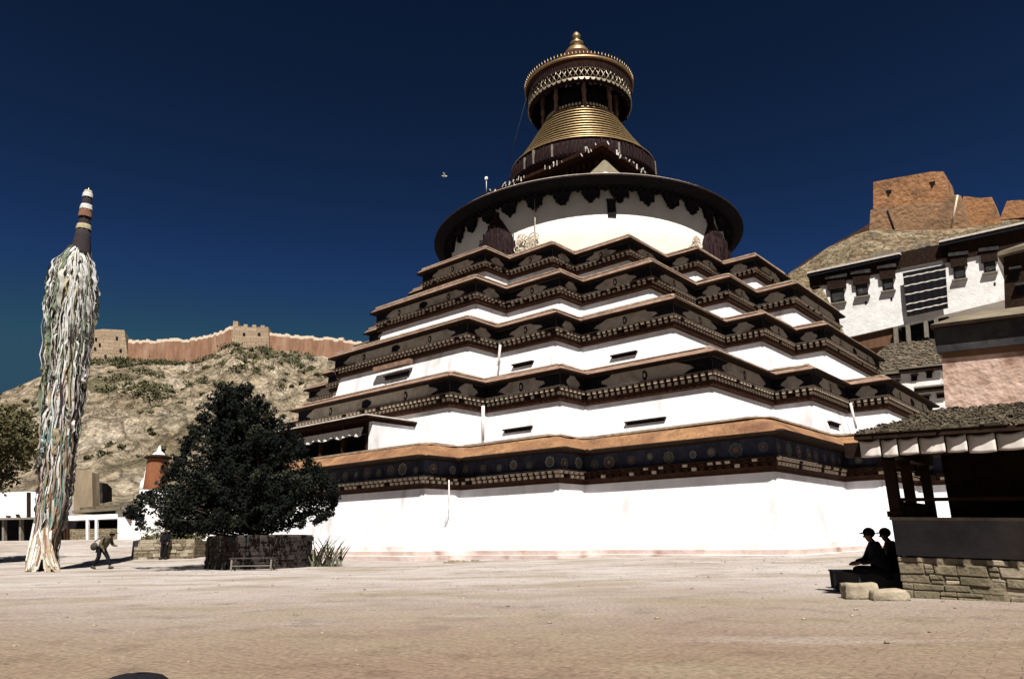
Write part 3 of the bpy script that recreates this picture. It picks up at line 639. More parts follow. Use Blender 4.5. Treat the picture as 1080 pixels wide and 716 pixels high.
def ridge_wall(name,label,pts_top,pts_bot,d,mats,cat='wall',thick=3):
    root=thing(name,at(*pts_bot[0],d),label,cat); m=MB()
    n=len(pts_top)
    F=[(at(x,y,d)) for x,y in pts_top]; B=[at(x,y+6,d) for x,y in pts_bot]; bk=Vector((0,thick,0))
    for i in range(n-1):
        sub=8
        for q in range(sub):
            def l(a,t): return a[i].lerp(a[i+1],t)
            t0,t1=q/sub,(q+1)/sub; j0=random.uniform(-.25,.25)
            a,b=l(B,t0),l(B,t1); c_,e=l(F,t1)+UP*j0,l(F,t0)+UP*j0
            m.prism([a,b,c_,e],bk,0); 
            if mats[1]: m.prism([e+UP*.002,c_+UP*.002,c_+UP*random.uniform(.5,.9),e+UP*random.uniform(.5,.9)],bk,1)
    m.build('wall',[x for x in mats if x],root); return root
ridge_wall('fort_wall','long red mud fort wall running between the two hilltop towers',[(135,362),(165,361),(200,360),(222,356),(246,347)],[(135,384),(165,386),(200,388),(225,376),(247,363)],DL-1,[M['redmud'],M['cream']])
ridge_wall('fort_wall','red mud fort wall running from the crenellated tower to the stupa',[(282,354),(320,357),(362,360),(400,368)],[(282,372),(320,380),(362,384),(400,390)],DL-1,[M['redmud'],M['cream']])
tw=thing('fort_tower',at(264,364,DL-3),'small crenellated pale tower on the hilltop knoll between red walls','tower')
m=MB(); P0=at(264,362,DL-3); nn_=Vector((.15,-1,0)).normalized()
plane_block([(244,372),(284,372),(283,345),(279,345),(279,343),(275,343),(275,345),(270,345),(270,342.5),(266,342.5),(266,345),(261,345),(261,342),(257,342),(257,344),(251,344),(251,339),(246,338.5)],P0,nn_,8,m); m.build('wall',M['fortstone'],tw)
for x in (256,272): m=MB(); plane_block([(x,351),(x+2.8,351),(x+2.8,354),(x,354)],P0+nn_*.1,nn_,.4,m); m.build('window',M['black'],tw)

# right-hand fort
P0=at(960,240,DR-6); fr=thing('hill_fort',at(960,250,DR-6),'orange rammed-earth fort of two stacked blocks crowning the right hilltop','fort')
m=MB(); plane_block([(921,222),(1000,214),(995,181),(983,181),(921,192)],P0-N1*1.5,N1,14,m); m.build('upper_block',M['fort'],fr)
m=MB(); plane_block([(916,258),(1022,250),(1013,206),(1000,205),(1000,211),(925,219),(918,222)],P0,N1,16,m); m.build('lower_block',M['fort2'],fr)
m=MB()
for x,y in ((934,201),(980,192)):
    m=MB(); plane_block([(x,y),(x+6,y-1),(x+6,y+2),(x+4,y+2.3),(x+4,y+5),(x+2,y+5.2),(x+2,y+3)],P0-N1*1.3,N1,.4,m); m.build('window',M['black'],fr)
m=MB(); m.tube([hit(1010,206,P0+N1*.3,N1),hit(1003,242,P0+N1*.3,N1)],.28,0,6); m.build('plaster_seam',M['cream'],fr)
m=MB(); m.tube([hit(936,222,P0+N1*.1,N1),hit(946,250,P0+N1*.1,N1)],.22,0,6); m.build('crack',M['black'],fr)
m=MB(); rw=thing('ruined_wall',at(1030,235,DR-10),'broken orange wall stepping down right of the hilltop fort','wall')
plane_block([(1012,250),(1056,242),(1052,224),(1046,208),(1035,209),(1016,207)],at(1030,230,DR-10),N1,8,m); m.build('wall',M['fort'],rw)
m=MB(); rw=thing('ruined_wall',at(1075,228,DR-12),'low orange ruin cut by the photo edge on the right hilltop','wall')
plane_block([(1054,232),(1110,226),(1110,216),(1084,213),(1078,211),(1062,212)],at(1075,225,DR-12),N1,8,m); m.build('wall',M['fort'],rw)
wl=thing('boundary_wall',at(875,264,DR-4),'dark red-brown wall climbing the right skyline up to the fort','wall'); m=MB()
tp=[(822,297),(850,275),(880,257),(900,246),(917,236)]
F=[at(x,y,DR-4) for x,y in tp]; B=[at(x,y+15,DR-4) for x,y in tp]
for i in range(4):
    for q in range(6):
        t0,t1=q/6,(q+1)/6; m.prism([B[i].lerp(B[i+1],t0),B[i].lerp(B[i+1],t1),F[i].lerp(F[i+1],t1)+UP*random.uniform(-.2,.2),F[i].lerp(F[i+1],t0)],Vector((0,3,0)),0)
m.build('wall',M['skyline'],wl)

# ------------------------------------------------------------------ white monastery house, upper right
PW=at(965,330,88)
def onW(x,y,off=0): return hit(x,y,PW+N1*off,N1)
hs=thing('monastery_house',Vector((PW.x,PW.y,PW.z-12)),'whitewashed house with dark cornice and striped black curtain below the orange fort','house')
m=MB(); plane_block([(860,300),(868,305),(893,356),(950,343),(1000,331),(1066,315),(1048,268),(1048,262),(860,290)],PW,N1,12,m); m.build('wall',M['white_old'],hs)
m=MB()
def band(x0,y0,x1,y1,h,off,dep,mi):
    a,b=onW(x0,y0,off),onW(x1,y1,off); hz=(onW(x0,y0,off)-onW(x0,y0+h,off)).z
    m.prism([a,b,b-UP*hz,a-UP*hz],-N1*dep,mi)
band(853,293,947,272,11,.2,1.2,0); band(851,289.5,948,268,3.0,.8,9,1); band(851,287,949,266,1.6,.9,9,2)
band(946,267,1000,256,16,.25,1.2,0); 
band(992,262,1084,240,16,.25,1.2,0); band(990,256.5,1084,236,3.4,.9,9,1); band(990,254,1084,233,1.8,1.0,9,2)
m.build('cornice',[M['dark'],M['black'],M['ivory']],hs)
for i,(x,y,w_,h_) in enumerate(((875,305,14,15),(902,300,12,13),(930,294,11,13),(1005,281,12,14),(1037,276,12,12))):
    sk=-.21; m=MB(); a=[(x,y),(x+w_,y+w_*sk),(x+w_+h_*.13,y+h_+w_*sk),(x+h_*.13,y+h_)]
    plane_block(a,PW+N1*.12,N1,.6,m,0)
    wn=m.build('window',M['black'],hs)
    m=MB(); plane_block([(x-3,y-9),(x+w_+2,y-9+w_*sk),(x+w_+3,y+1+w_*sk),(x-2,y+1)],PW+N1*.4,N1,.5,m,0); plane_block([(x-5,y-14),(x+w_+4,y-14+w_*sk),(x+w_+4,y-10.5+w_*sk),(x-5,y-10.5)],PW+N1*.55,N1,.7,m,1)
    m.build('window_hood',[M['dark'],M['slate']],hs,wn)
    m=MB(); plane_block([(x+1.5,y+2),(x+w_-1,y+2+w_*sk),(x+w_-.2+h_*.1,y+h_-2+w_*sk),(x+2+h_*.1,y+h_-2)],PW+N1*.16,N1,.05,m,0); 
    plane_block([(x-1.5,y+h_),(x+w_+3,y+h_+w_*sk),(x+w_+3,y+h_+1.6+w_*sk),(x-1,y+h_+1.6)],PW+N1*.4,N1,.5,m,1); m.build('frame',[M['slate'],M['coping']],hs,wn)
for x,y in ((912,318),(939,314),(1048,298),(967,329)): m=MB(); plane_block([(x,y),(x+2,y-.4),(x+2.3,y+2.6),(x+.3,y+3)],PW+N1*.05,N1,.3,m,0); m.build('vent_hole',M['black'],hs)
m=MB(); cur=[(952,288),(997,279),(1000,325),(957,334)]
rows=[]
for q in range(13):
    t=q/12; L0=Vector((952+5*t,288+46*t)); R0=Vector((997+3*t,279+46*t)); row=[]
    for i in range(31):
        s=i/30; p=L0.lerp(R0,s); row.append(onW(p.x,p.y,.6+.04*math.sin(i*1.3)+.15*math.sin(t*3.1)))
    rows.append(row)
m.grid(rows,0,False,True)
for t in (.10,.30,.50,.72,.88):
    rr=[]
    for dt in (-.012,.012):
        L0=Vector((952+5*(t+dt),288+46*(t+dt))); R0=Vector((997+3*(t+dt),279+46*(t+dt)))
        rr.append([onW(*(L0.lerp(R0,i/30)+Vector((0,.22*math.sin(i*.9+t*20)))),.64+.04*math.sin(i*1.3)+.15*math.sin(t*3.1)) for i in range(31)])
    m.grid(rr,1,False,True)
m.build('curtain',[M['blackcloth'],M['cloth']],hs)
m=MB(); plane_block([(885,356),(945,345),(947,362),(905,370)],PW-N1*.4,N1,6,m,0); plane_block([(950,344),(1000,333),(1000,352),(952,360)],PW-N1*1.2,N1,4,m,1)
for x in (942,955,974,985): plane_block([(x,345-(x-942)*.2),(x+4,344-(x-942)*.2),(x+5,362-(x-942)*.2),(x+1,362-(x-942)*.2)],PW+N1*.3,N1,.5,m,2)
m.build('timber_base',[M['timber'],M['black'],M['coping']],hs)
for i in range(16):                      # small piles on the roof parapet
    m=MB()
    x=random.uniform(870,1075); y=289-(x-851)*.235-random.uniform(1,3); p=onW(x,y+4,-.5); m.box(p,random.uniform(.4,1.2),.6,random.uniform(.3,.9),0,YAW); m.build('roof_stone',M['coping'],hs)
# dark house at the frame edge
PD=at(1070,300,62); dh=thing('dark_house',Vector((PD.x,PD.y,PD.z-8)),'dark timber house with a tan roof at the right edge beside the white house','house'); m=MB()
plane_block([(1060,330),(1130,315),(1130,250),(1058,266)],PD,N1,8,m,0); m.build('wall',M['dark'],dh)
m=MB(); plane_block([(1052,270),(1130,250),(1130,246),(1052,266)],PD+N1*.8,N1,9,m,0); a=[hit(1052,266,PD+N1*.8,N1),hit(1130,246,PD+N1*.8,N1)]; m.face([a[0],a[1],a[1]-N1*6+UP*2.4,a[0]-N1*6+UP*2.4+N2*2.5],0); m.build('roof',M['rubble2'],dh)
for x,y in ((1066,285),(1072,302)):
    m=MB(); plane_block([(x,y),(x+9,y-2),(x+9,y+8),(x,y+10)],PD+N1*.1,N1,.3,m,0); w_=m.build('window',M['black'],dh)
    m=MB(); plane_block([(x-2,y-3),(x+11,y-5),(x+11,y-3),(x-2,y-1)],PD+N1*.5,N1,.5,m,0); m.build('window_hood',M['slate'],dh,w_)
# rubble-roofed house and small white houses behind the stupa's right end
PS=at(945,400,74); nS=N1
rh=thing('rubble_roof_house',Vector((PS.x,PS.y,PS.z-8)),'house with a sloping grey rubble roof below the whitewashed house','house'); m=MB()
a,b=hit(905,392,PS,N1),hit(998,386,PS,N1); c_,d=a-N1*9+UP*4.6+N2*1.5,b-N1*9+UP*4.9-N2*1.0
m.prism([a,b,d,c_],UP*-.4,0)
for _ in range(700):
    s,t=random.random(),random.random(); p=a.lerp(b,s).lerp(c_.lerp(d,s),t); r_=random.uniform(.12,.3)
    m.blob(p+UP*.05,r_,r_*.8,r_*.45,random.choice((0,1)),6,3,.2)
m.build('roof',[M['rubble'],M['rubble2']],rh)
m=MB(); a2,b2=a-N1*.6-UP*.3,b-N1*.6-UP*.3; m.prism([a2,b2,b2-UP*9,a2-UP*9],-N1*8,0); m.build('wall',M['white_old'],rh)
def small_house(px0,py0,px1,py1,d,label,wins,mt='white_old'):
    P0=at((px0+px1)/2,(py0+py1)/2,d); root=thing('small_house',Vector((P0.x,P0.y,P0.z-5)),label,'house','small houses beside the stupa'); sl=-.12
    m=MB(); wd_=px1-px0; plane_block([(px0,py1),(px1,py1+wd_*sl),(px1,py0+wd_*sl),(px0,py0)],P0,N1,4,m,0); m.build('wall',M[mt],root)
    m=MB(); plane_block([(px0-2,py0+1),(px1+2,py0+1+wd_*sl),(px1+2,py0-3+wd_*sl),(px0-2,py0-3)],P0+N1*.4,N1,4.5,m,0); plane_block([(px0-2.5,py0-3.3),(px1+2.5,py0-3.3+wd_*sl),(px1+2.5,py0-5+wd_*sl),(px0-2.5,py0-5)],P0+N1*.5,N1,4.6,m,1); m.build('roof',[M['dark'],M['coping']],root)
    for x,y,w2,h2 in wins:
        m=MB(); plane_block([(x,y),(x+w2,y+w2*sl),(x+w2,y+h2+w2*sl),(x,y+h2)],P0+N1*.1,N1,.3,m,0); plane_block([(x-1,y-1.5),(x+w2+1,y-1.5+w2*sl),(x+w2+1,y+w2*sl),(x-1,y)],P0+N1*.3,N1,.4,m,1); m.build('window',[M['black'],M['dark']],root)
small_house(950,393,992,432,66,'small white house with two dark windows under the rubble roof',[(961,396,6,6),(977,393,6,6)])
small_house(935,398,951,420,70,'narrow white house wall squeezed between stupa eave and two-window house',[(944,402,3,4)])
small_house(966,413,1003,440,60,'low grey-white house with dark ledges beside the pink wall',[(972,418,8,4),(988,416,8,4)])

# ------------------------------------------------------------------ pink building behind the porch
PP=at(995,400,24)
pb=thing('pink_building',Vector((PP.x,PP.y,0)),'rough pink walled building with black cornice behind the curtained porch','building')
m=MB(); plane_block([(1000,470),(1200,470),(1200,350),(993,372)],PP,N1,6,m,0); m.build('wall',M['pink'],pb)
m=MB(); plane_block([(994,378),(1200,358),(1200,352),(993,371.5)],PP+N1*.06,N1,5,m,0); plane_block([(988,372),(1200,350),(1200,320),(984,345)],PP+N1*.16,N1,5,m,1); m.build('cornice',[M['timber'],M['slate']],pb)
m=MB(); q=plane_block([(981,346),(1200,318),(1200,315),(981,342.5)],PP+N1*.42,N1,5,m,1); a,b=q[3],q[2]; m.face([a,b,b-N1*2.2+UP*.75,a-N1*2.2+UP*.75+N2*.7],0); m.face([a,a-N1*2.2+UP*.75+N2*.7,a-N1*4.5],0); m.build('roof',[M['rubble2'],M['dark']],pb)
# ------------------------------------------------------------------ porch building at right
O=Vector((6.51,12.70,0)); E_=Vector(N2)+Vector((0,0,-.034))   # the whole porch leans a little with the ground; E_ runs right along the front; N1 points out at the viewer
O.z=gz(O.x,O.y)
pc=thing('porch',O,'stone based porch with black parapet and pleated white valance at right','porch')
m=MB(); NS=5.2
# rough stone base as individually uneven stones
y=0.
while y<.64:
    hh=min(random.uniform(.08,.18),.67-y); x=0.
    while x<NS:
        wd_=min(random.uniform(.12,.48),NS-x); o_=random.uniform(-.025,.03); split=random.random()<.3 and hh>.12
        for q in ((0,.5),(.5,1)) if split else ((0,1),):
            j=lambda: random.uniform(-.012,.012)
            a_=O+E_*x+UP*(y+hh*q[0])-N1*.3; w_,h_=wd_-.012,hh*(q[1]-q[0])-.010; d_=.3+o_+j()
            P_=[a_+E_*(.006+j())+UP*(.005+j()),a_+E_*(w_+j())+UP*(.005+j()),a_+E_*(w_+j())+UP*(h_+j()),a_+E_*(.006+j())+UP*(h_+j())]
            m.prism(P_,N1*d_,random.choice((0,0,0,1)))
        x+=wd_
    y+=hh
m.frame(O+E_*.02-N1*.6-UP*.3,E_*NS,N1*.585,UP*.96,0)
sb=m.build('stone_base',[M['roughstone'],M['kerb']],pc)
bv=sb.modifiers.new('bevel','BEVEL'); bv.width=.02; bv.segments=2
m=MB(); m.frame(O+UP*.68-N1*.5+E_*.0,E_*NS,N1*.49,UP*.583,0); m.frame(O+UP*1.262-N1*.52-E_*.02,E_*NS,N1*.55,UP*.05,1); m.frame(O+UP*.70-N1*3.0+E_*.0,E_*.3,N1*2.5,UP*.4,0); m.frame(O-N1*3.0+UP*-.2,E_*.35,N1*2.4,UP*.89,0)
m.build('parapet',[M['parapet'],M['coping']],pc)
def post(s,wv,z0,z1,sz=.17):
    m=MB(); a=O+E_*s-N1*wv; m.frame(a+UP*z0,E_*sz,-N1*sz,UP*(z1-z0),0); m.frame(a+UP*(z1-.2)-E_*.09+N1*.05,E_*(sz+.18),-N1*(sz+.1),UP*.12,0); m.frame(a+UP*z0-E_*.04+N1*.03,E_*(sz+.08),-N1*(sz+.06),UP*.1,0)
    m.build('post',M['dark'],pc)
ZE=2.36
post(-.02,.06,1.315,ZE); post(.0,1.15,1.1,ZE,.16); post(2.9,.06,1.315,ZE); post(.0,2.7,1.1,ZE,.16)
m=MB()
m.frame(O+E_*.04-N1*.12+UP*1.52,E_*.07,-N1*2.8,UP*.07,0); m.frame(O+E_*.04-N1*.12+UP*1.18,E_*.07,-N1*2.8,UP*.06,0)
for i in range(9): m.frame(O+E_*.05-N1*(.3+i*.3)+UP*1.1,E_*.05,-N1*.09,UP*.44,0)
m.frame(O+E_*.05-N1*.12+UP*1.58,E_*NS,-N1*.08,UP*.06,0)
m.build('railing',M['dark'],pc)
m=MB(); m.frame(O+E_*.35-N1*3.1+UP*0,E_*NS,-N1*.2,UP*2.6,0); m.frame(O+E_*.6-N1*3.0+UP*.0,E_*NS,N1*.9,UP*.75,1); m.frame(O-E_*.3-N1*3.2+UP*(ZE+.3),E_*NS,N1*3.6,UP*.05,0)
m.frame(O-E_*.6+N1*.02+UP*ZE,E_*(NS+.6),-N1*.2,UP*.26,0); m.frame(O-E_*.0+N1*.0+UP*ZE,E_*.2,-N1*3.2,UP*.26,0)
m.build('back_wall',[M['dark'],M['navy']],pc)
# roof: eave board, slope of rubble slates
e0=hit(906,457,O+N1*.83,N1); sE=(e0-O).dot(E_); zE=e0.z
m=MB(); L_=NS-sE
A_=O+N1*.83+E_*sE; A_.z=zE
m.frame(A_-UP*.10,E_*L_,-N1*4.4,UP*.085,0)
top=A_-N1*1.65+E_*1.0+UP*.52; topR=A_-N1*1.65+E_*L_+UP*.52
m.face([A_,A_+E_*L_,topR,top],1); m.face([A_,top,A_-N1*4.4+E_*.9+UP*.52,A_-N1*4.4],1); m.face([top,topR,topR-N1*2.7,A_-N1*4.4+E_*.9+UP*.52],1)
for _ in range(3600):
    s,t=random.random(),random.random()**1.2; p=A_.lerp(A_+E_*L_,s).lerp(top.lerp(topR,s),t); wd_=random.uniform(.025,.085)
    tilt=Vector((random.uniform(-.3,.2),random.uniform(-.1,.5),0)); rz=random.uniform(0,3)
    ex=Vector((math.cos(rz),math.sin(rz),tilt.x))*wd_; ey=Vector((-math.sin(rz),math.cos(rz),tilt.y))*wd_*random.uniform(.5,.9)
    m.frame(p-ex/2-ey/2+UP*random.uniform(-.01,.03),ex,ey,UP*random.uniform(.006,.02),random.choice((1,1,2)))
for i in range(60):
    s=random.uniform(0,1); p=A_+E_*L_*s; m.frame(p+N1*.02+UP*-.01,E_*random.uniform(.1,.3),-N1*.3,UP*random.uniform(.02,.05),random.choice((1,2)))
m.build('roof',[M['dark'],M['rubble'],M['rubble2']],pc)
m=MB(); zt_=zE-.11; zb_=hit(907,482,O+N1*.70,N1).z; s0=sE+.04; k=0; x=s0
while x<NS:
    wd_=random.choice((.34,.30,.26,.38,.31,.29)); rows=[]; dz_=random.uniform(-.02,.015); wr=random.uniform(0,6)
    for q in range(7):
        t=q/6; row=[]
        for i in range(9):
            s=i/8; bulge=.025*math.sin(math.pi*s)*(.3+.7*t)+.09*s
            row.append(O+E_*(x+wd_*s*.97)+N1*(.68+bulge+.02*t+.012*math.sin(s*9+wr+t*2)*t)+UP*(zt_+(zb_-zt_)*t-.035*math.sin(math.pi*s)*(1-t)-.012*math.sin(math.pi*s)*t+dz_*t))
        rows.append(row)
    m.grid(rows,0,False,True); x+=wd_
vl=m.build('valance',M['cloth'],pc); sd_=vl.modifiers.new('thick','SOLIDIFY'); sd_.thickness=.012
m=MB(); m.frame(O+E_*(sE+.02)+N1*.64+UP*(zt_-.02),E_*(NS-sE),N1*.05,UP*.03,0); m.build('curtain_rail',M['dark'],pc)

# kerb stones, dark box and the sitting people
def stone(name,label,px,py,w_,h_,d_,grp='loose kerb stones by the porch'):
    p=ground(px,py); bm=bmesh.new(); bmesh.ops.create_cube(bm,size=1); bmesh.ops.subdivide_edges(bm,edges=bm.edges,cuts=3,use_grid_fill=True)
    for v in bm.verts:
        v.co=Vector((v.co.x*w_,v.co.y*d_,(v.co.z+.5)*h_)); q=v.co.copy()
        n=noise.noise(q*5+Vector((px,0,0)))*.05
        v.co.x*=1-.25*max(0,v.co.z/h_-.45)*(1 if abs(v.co.x)>w_*.3 else 0); v.co+=Vector((n,n*.6,n*.5 if v.co.z>.01 else 0))
    me=bpy.data.meshes.new(name); bm.to_mesh(me); bm.free(); me.materials.append(M['kerb'])
    for f in me.polygons: f.use_smooth=True
    o=bpy.data.objects.new(name,me); C.objects.link(o); o.location=p-UP*.02; o.rotation_euler=(0,0,R(-8)); return tag(o,label,'stone',grp)
stone('kerb_stone','rounded pale stone block lying below the knees of the seated people',908,631,.56,.27,.34)
stone('kerb_stone','flat pale stone block touching the corner of the porch base',937,632.5,.52,.18,.34)
pbx=ground(890,620); m=MB(); m.box(pbx,.40,.36,.32,0,R(-12)); m.box(pbx+UP*.322,.43,.39,.03,0,R(-12))
for q in (-.1,.1): m.box(pbx+Vector((q,-.185,.02)),.04,.02,.26,0,R(-12))
tag(m.build('box',M['blackcloth']),'dark flat-topped box on the ground left of the seated people','box')

def skin_mesh(name,verts,edges,mats,root,parent=None,sub=2,root_i=0):
    me=bpy.data.meshes.new(name); me.from_pydata([tuple(v[0]) for v in verts],[],edges)
    o=bpy.data.objects.new(name,me); C.objects.link(o)
    sk=o.modifiers.new('s','SKIN'); 
    for i,v in enumerate(verts):
        sv=me.skin_vertices[0].data[i]; r=v[1]; sv.radius=(r,r) if not isinstance(r,tuple) else r; sv.use_root=(i==root_i)
    ss=o.modifiers.new('u','SUBSURF'); ss.levels=sub; ss.render_levels=sub
    dg=bpy.context.evaluated_depsgraph_get(); dg.update(); new=bpy.data.meshes.new_from_object(o.evaluated_get(dg))
    o.modifiers.clear(); o.data=new; new.materials.clear(); new.materials.append(mats)
    for f in new.polygons: f.use_smooth=True
    o.parent=parent or root; return o
def person(loc,heading,pose,label,coat,trous,group=None,cap=None,scale=1.,bag=None):
    """pose: dict of joints in a frame where +X is the way the person faces, Z up"""
    root=thing('person',loc,label,'person',group); root.rotation_euler=(0,0,heading); root.scale=(scale,)*3
    J={k:Vector(v) for k,v in pose.items()}
    V=[(J['pelvis'],.12),(J['waist'],.115),(J['chest'],.135),(J['neck'],.055),(J['chin'],.065),(J['head'],.098),(J['crown'],.075)]
    Ed=[(0,1),(1,2),(2,3),(3,4),(4,5),(5,6)]
    for s in 'lr':
        i=len(V); V+=[(J['sh_'+s],.062),(J['el_'+s],.045),(J['wr_'+s],.03),(J['hand_'+s],.038)]
        Ed+=[(2,i),(i,i+1),(i+1,i+2),(i+2,i+3)]
        hd=J['hand_'+s]; dr=(hd-J['wr_'+s]).normalized(); sidev=dr.cross(Vector((1,0,.3))).normalized()
        j=len(V); V.append((hd+dr*.07+sidev*.02,.013)); Ed.append((i+3,j)); V.append((hd+dr*.065-sidev*.022,.012)); Ed.append((i+3,j+1))
        V.append((hd+sidev*.055+dr*.02,.012)); Ed.append((i+3,j+2))
        i=len(V); V+=[(J['hip_'+s],.085),(J['kn_'+s],.06),(J['an_'+s],.04),(J['toe_'+s],.035)]; Ed+=[(0,i),(i,i+1),(i+1,i+2),(i+2,i+3)]
    body=skin_mesh('body',V,Ed,M['skin'],root)
    hx=(J['head']-J['neck']).normalized(); fw=Vector((1,0,-.15)).normalized()
    fm=MB(); hc=J['head']
    fm.tube([hc+fw*.06+UP*.01,hc+fw*.098-UP*.03,hc+fw*.07-UP*.04],[.012,.02,.012],0,6)
    for s in (-1,1): fm.blob(hc+Vector((0,s*.078,-.005)),.022,.012,.034,0,6,4)
    fo=fm.build('nose_and_ears',M['skin']); fo.parent=root
    # coat over torso and arms
    V=[(J['pelvis'],(.21,.19)),(J['waist'],(.21,.18)),(J['chest'],(.215,.185)),(J['neck']-UP*.02,.075)]; Ed=[(0,1),(1,2),(2,3)]
    for s in 'lr':
        i=len(V); V+=[(J['sh_'+s],.085),(J['el_'+s],.066),(J['wr_'+s],.05)]; Ed+=[(2,i),(i,i+1),(i+1,i+2)]
    skin_mesh('jacket',V,Ed,M[coat],root)
    V=[(J['pelvis']-UP*.02,.14)]; Ed=[]
    for s in 'lr':
        i=len(V); V+=[(J['hip_'+s],.11),(J['kn_'+s],.085),(J['an_'+s]+UP*.04,.07)]; Ed+=[(0,i),(i,i+1),(i+1,i+2)]
    skin_mesh('trousers',V,Ed,M[trous],root)
    for s in 'lr':
        m=MB(); a,b=J['an_'+s],J['toe_'+s]; m.tube([a+Vector((-.05,0,-.03)),a.lerp(b,.5)+UP*-.005,b,b+(b-a).normalized()*.03],[.045,.055,.045,.02],0,8); so_=m.build('shoe',M['blackcloth'] if not bag else M['bagcloth']); so_.parent=root
    hm=MB(); hm.blob(hc+UP*.035-Vector((.015,0,0)),.115,.108,.10,0,12,8); hr=hm.build('hair' if not cap else 'cap',M['blackcloth']); hr.parent=root
    if cap:
        m=MB(); rows=[]
        for i in range(9):
            a=-1.2+2.4*i/8; rows.append([hc+Vector((.085+.0*math.cos(a),.1*math.sin(a),.045)),hc+Vector((.10+.10*math.cos(a),.10*math.sin(a),.022))])
        m.grid(rows,0,False,True); br_=m.build('brim',M['blackcloth']); br_.modifiers.new('t','SOLIDIFY').thickness=.01; br_.parent=hr
    return root
seat=dict(pelvis=(-.02,0,.40),waist=(.0,0,.55),chest=(.05,0,.78),neck=(.09,0,.97),chin=(.14,0,1.0),head=(.14,0,1.09),crown=(.13,0,1.17),
    sh_l=(.05,.19,.88),el_l=(.18,.25,.62),wr_l=(.40,.14,.58),hand_l=(.48,.11,.56),sh_r=(.05,-.19,.88),el_r=(.18,-.25,.62),wr_r=(.40,-.12,.58),hand_r=(.48,-.09,.56),
    hip_l=(.0,.1,.40),kn_l=(.43,.13,.46),an_l=(.40,.12,.09),toe_l=(.55,.14,.04),hip_r=(.0,-.1,.40),kn_r=(.43,-.13,.46),an_r=(.38,-.12,.09),toe_r=(.54,-.14,.04))
g1=ground(933,626.5); g2=ground(956,624)
person(g1,R(180-8),seat,'person in black cap and dark jacket sitting nearest the box, facing left','blackcloth','blackcloth','people sitting beside the porch',True,.94)
person(Vector((g2.x+.02,g2.y+.25,gz(g2.x,g2.y))),R(180-14),seat,'person in peaked cap sitting closest to the porch wall, behind the other','blackcloth','blackcloth','people sitting beside the porch',True,.94)
m=MB(); bp=ground(932,627); m.frame(bp+Vector((-.42,-.05,0)),Vector((.75,0,0)),Vector((0,.95,0)),UP*.36,0); tag(m.build('stone_bench',M['slate']),'low dark stone bench under the two seated people','bench')
walk=dict(pelvis=(.0,0,.82),waist=(.08,0,.96),chest=(.22,0,1.16),neck=(.34,0,1.30),chin=(.40,0,1.30),head=(.42,0,1.38),crown=(.43,0,1.46),
    sh_l=(.23,.18,1.24),el_l=(.30,.24,.98),wr_l=(.48,.16,.92),hand_l=(.55,.14,.92),sh_r=(.21,-.18,1.24),el_r=(.10,-.25,.98),wr_r=(.24,-.22,.80),hand_r=(.28,-.21,.73),
    hip_l=(.02,.09,.80),kn_l=(.26,.1,.48),an_l=(.42,.1,.09),toe_l=(.56,.1,.05),hip_r=(-.02,-.09,.80),kn_r=(.0,-.1,.44),an_r=(-.22,-.1,.12),toe_r=(-.1,-.1,.04))
gp=ground(104,600)
pw=person(gp,R(-6),walk,'stooped person in olive coat walking right past the flag pole','coat','blackcloth',None,None,1.04,True)
m=MB(); bgp=gp+Vector((-.22,-.2,.95)); m.blob(bgp,.15,.12,.17,0,10,7,.05); m.tube([bgp+UP*.2,gp+Vector((.1,-.22,1.36)),gp+Vector((.25,.0,1.30))],.02,0,6); tag(m.build('bag',M['bagcloth']),'dark bag slung behind the stooped walking person','bag')
m=MB(); hb=gp+Vector((.45,0,1.5)); m.lathe(hb,[(.19,-.02),(.2,0),(.12,.03),(.11,.1),(.02,.13)],16,0); m.build('hat',M['coat']).parent=None
ho=bpy.data.objects['hat']; ho.parent=pw; ho.matrix_parent_inverse=pw.matrix_basis.inverted()
stand=dict(pelvis=(0,0,.92),waist=(0,0,1.05),chest=(0,0,1.28),neck=(.01,0,1.45),chin=(.05,0,1.48),head=(.04,0,1.57),crown=(.03,0,1.66),
    sh_l=(0,.19,1.38),el_l=(-.02,.24,1.1),wr_l=(.1,.2,.9),hand_l=(.13,.19,.82),sh_r=(0,-.19,1.38),el_r=(-.02,-.24,1.1),wr_r=(.1,-.2,.9),hand_r=(.13,-.19,.82),
    hip_l=(0,.1,.9),kn_l=(.02,.11,.5),an_l=(-.02,.13,.09),toe_l=(.13,.15,.04),hip_r=(0,-.1,.9),kn_r=(.02,-.11,.5),an_r=(-.02,-.13,.09),toe_r=(.13,-.15,.04))
ps=ground(172,590)
person(ps,R(-90),stand,'person in black standing before the square stone planter under tree branches','blackcloth','blackcloth')

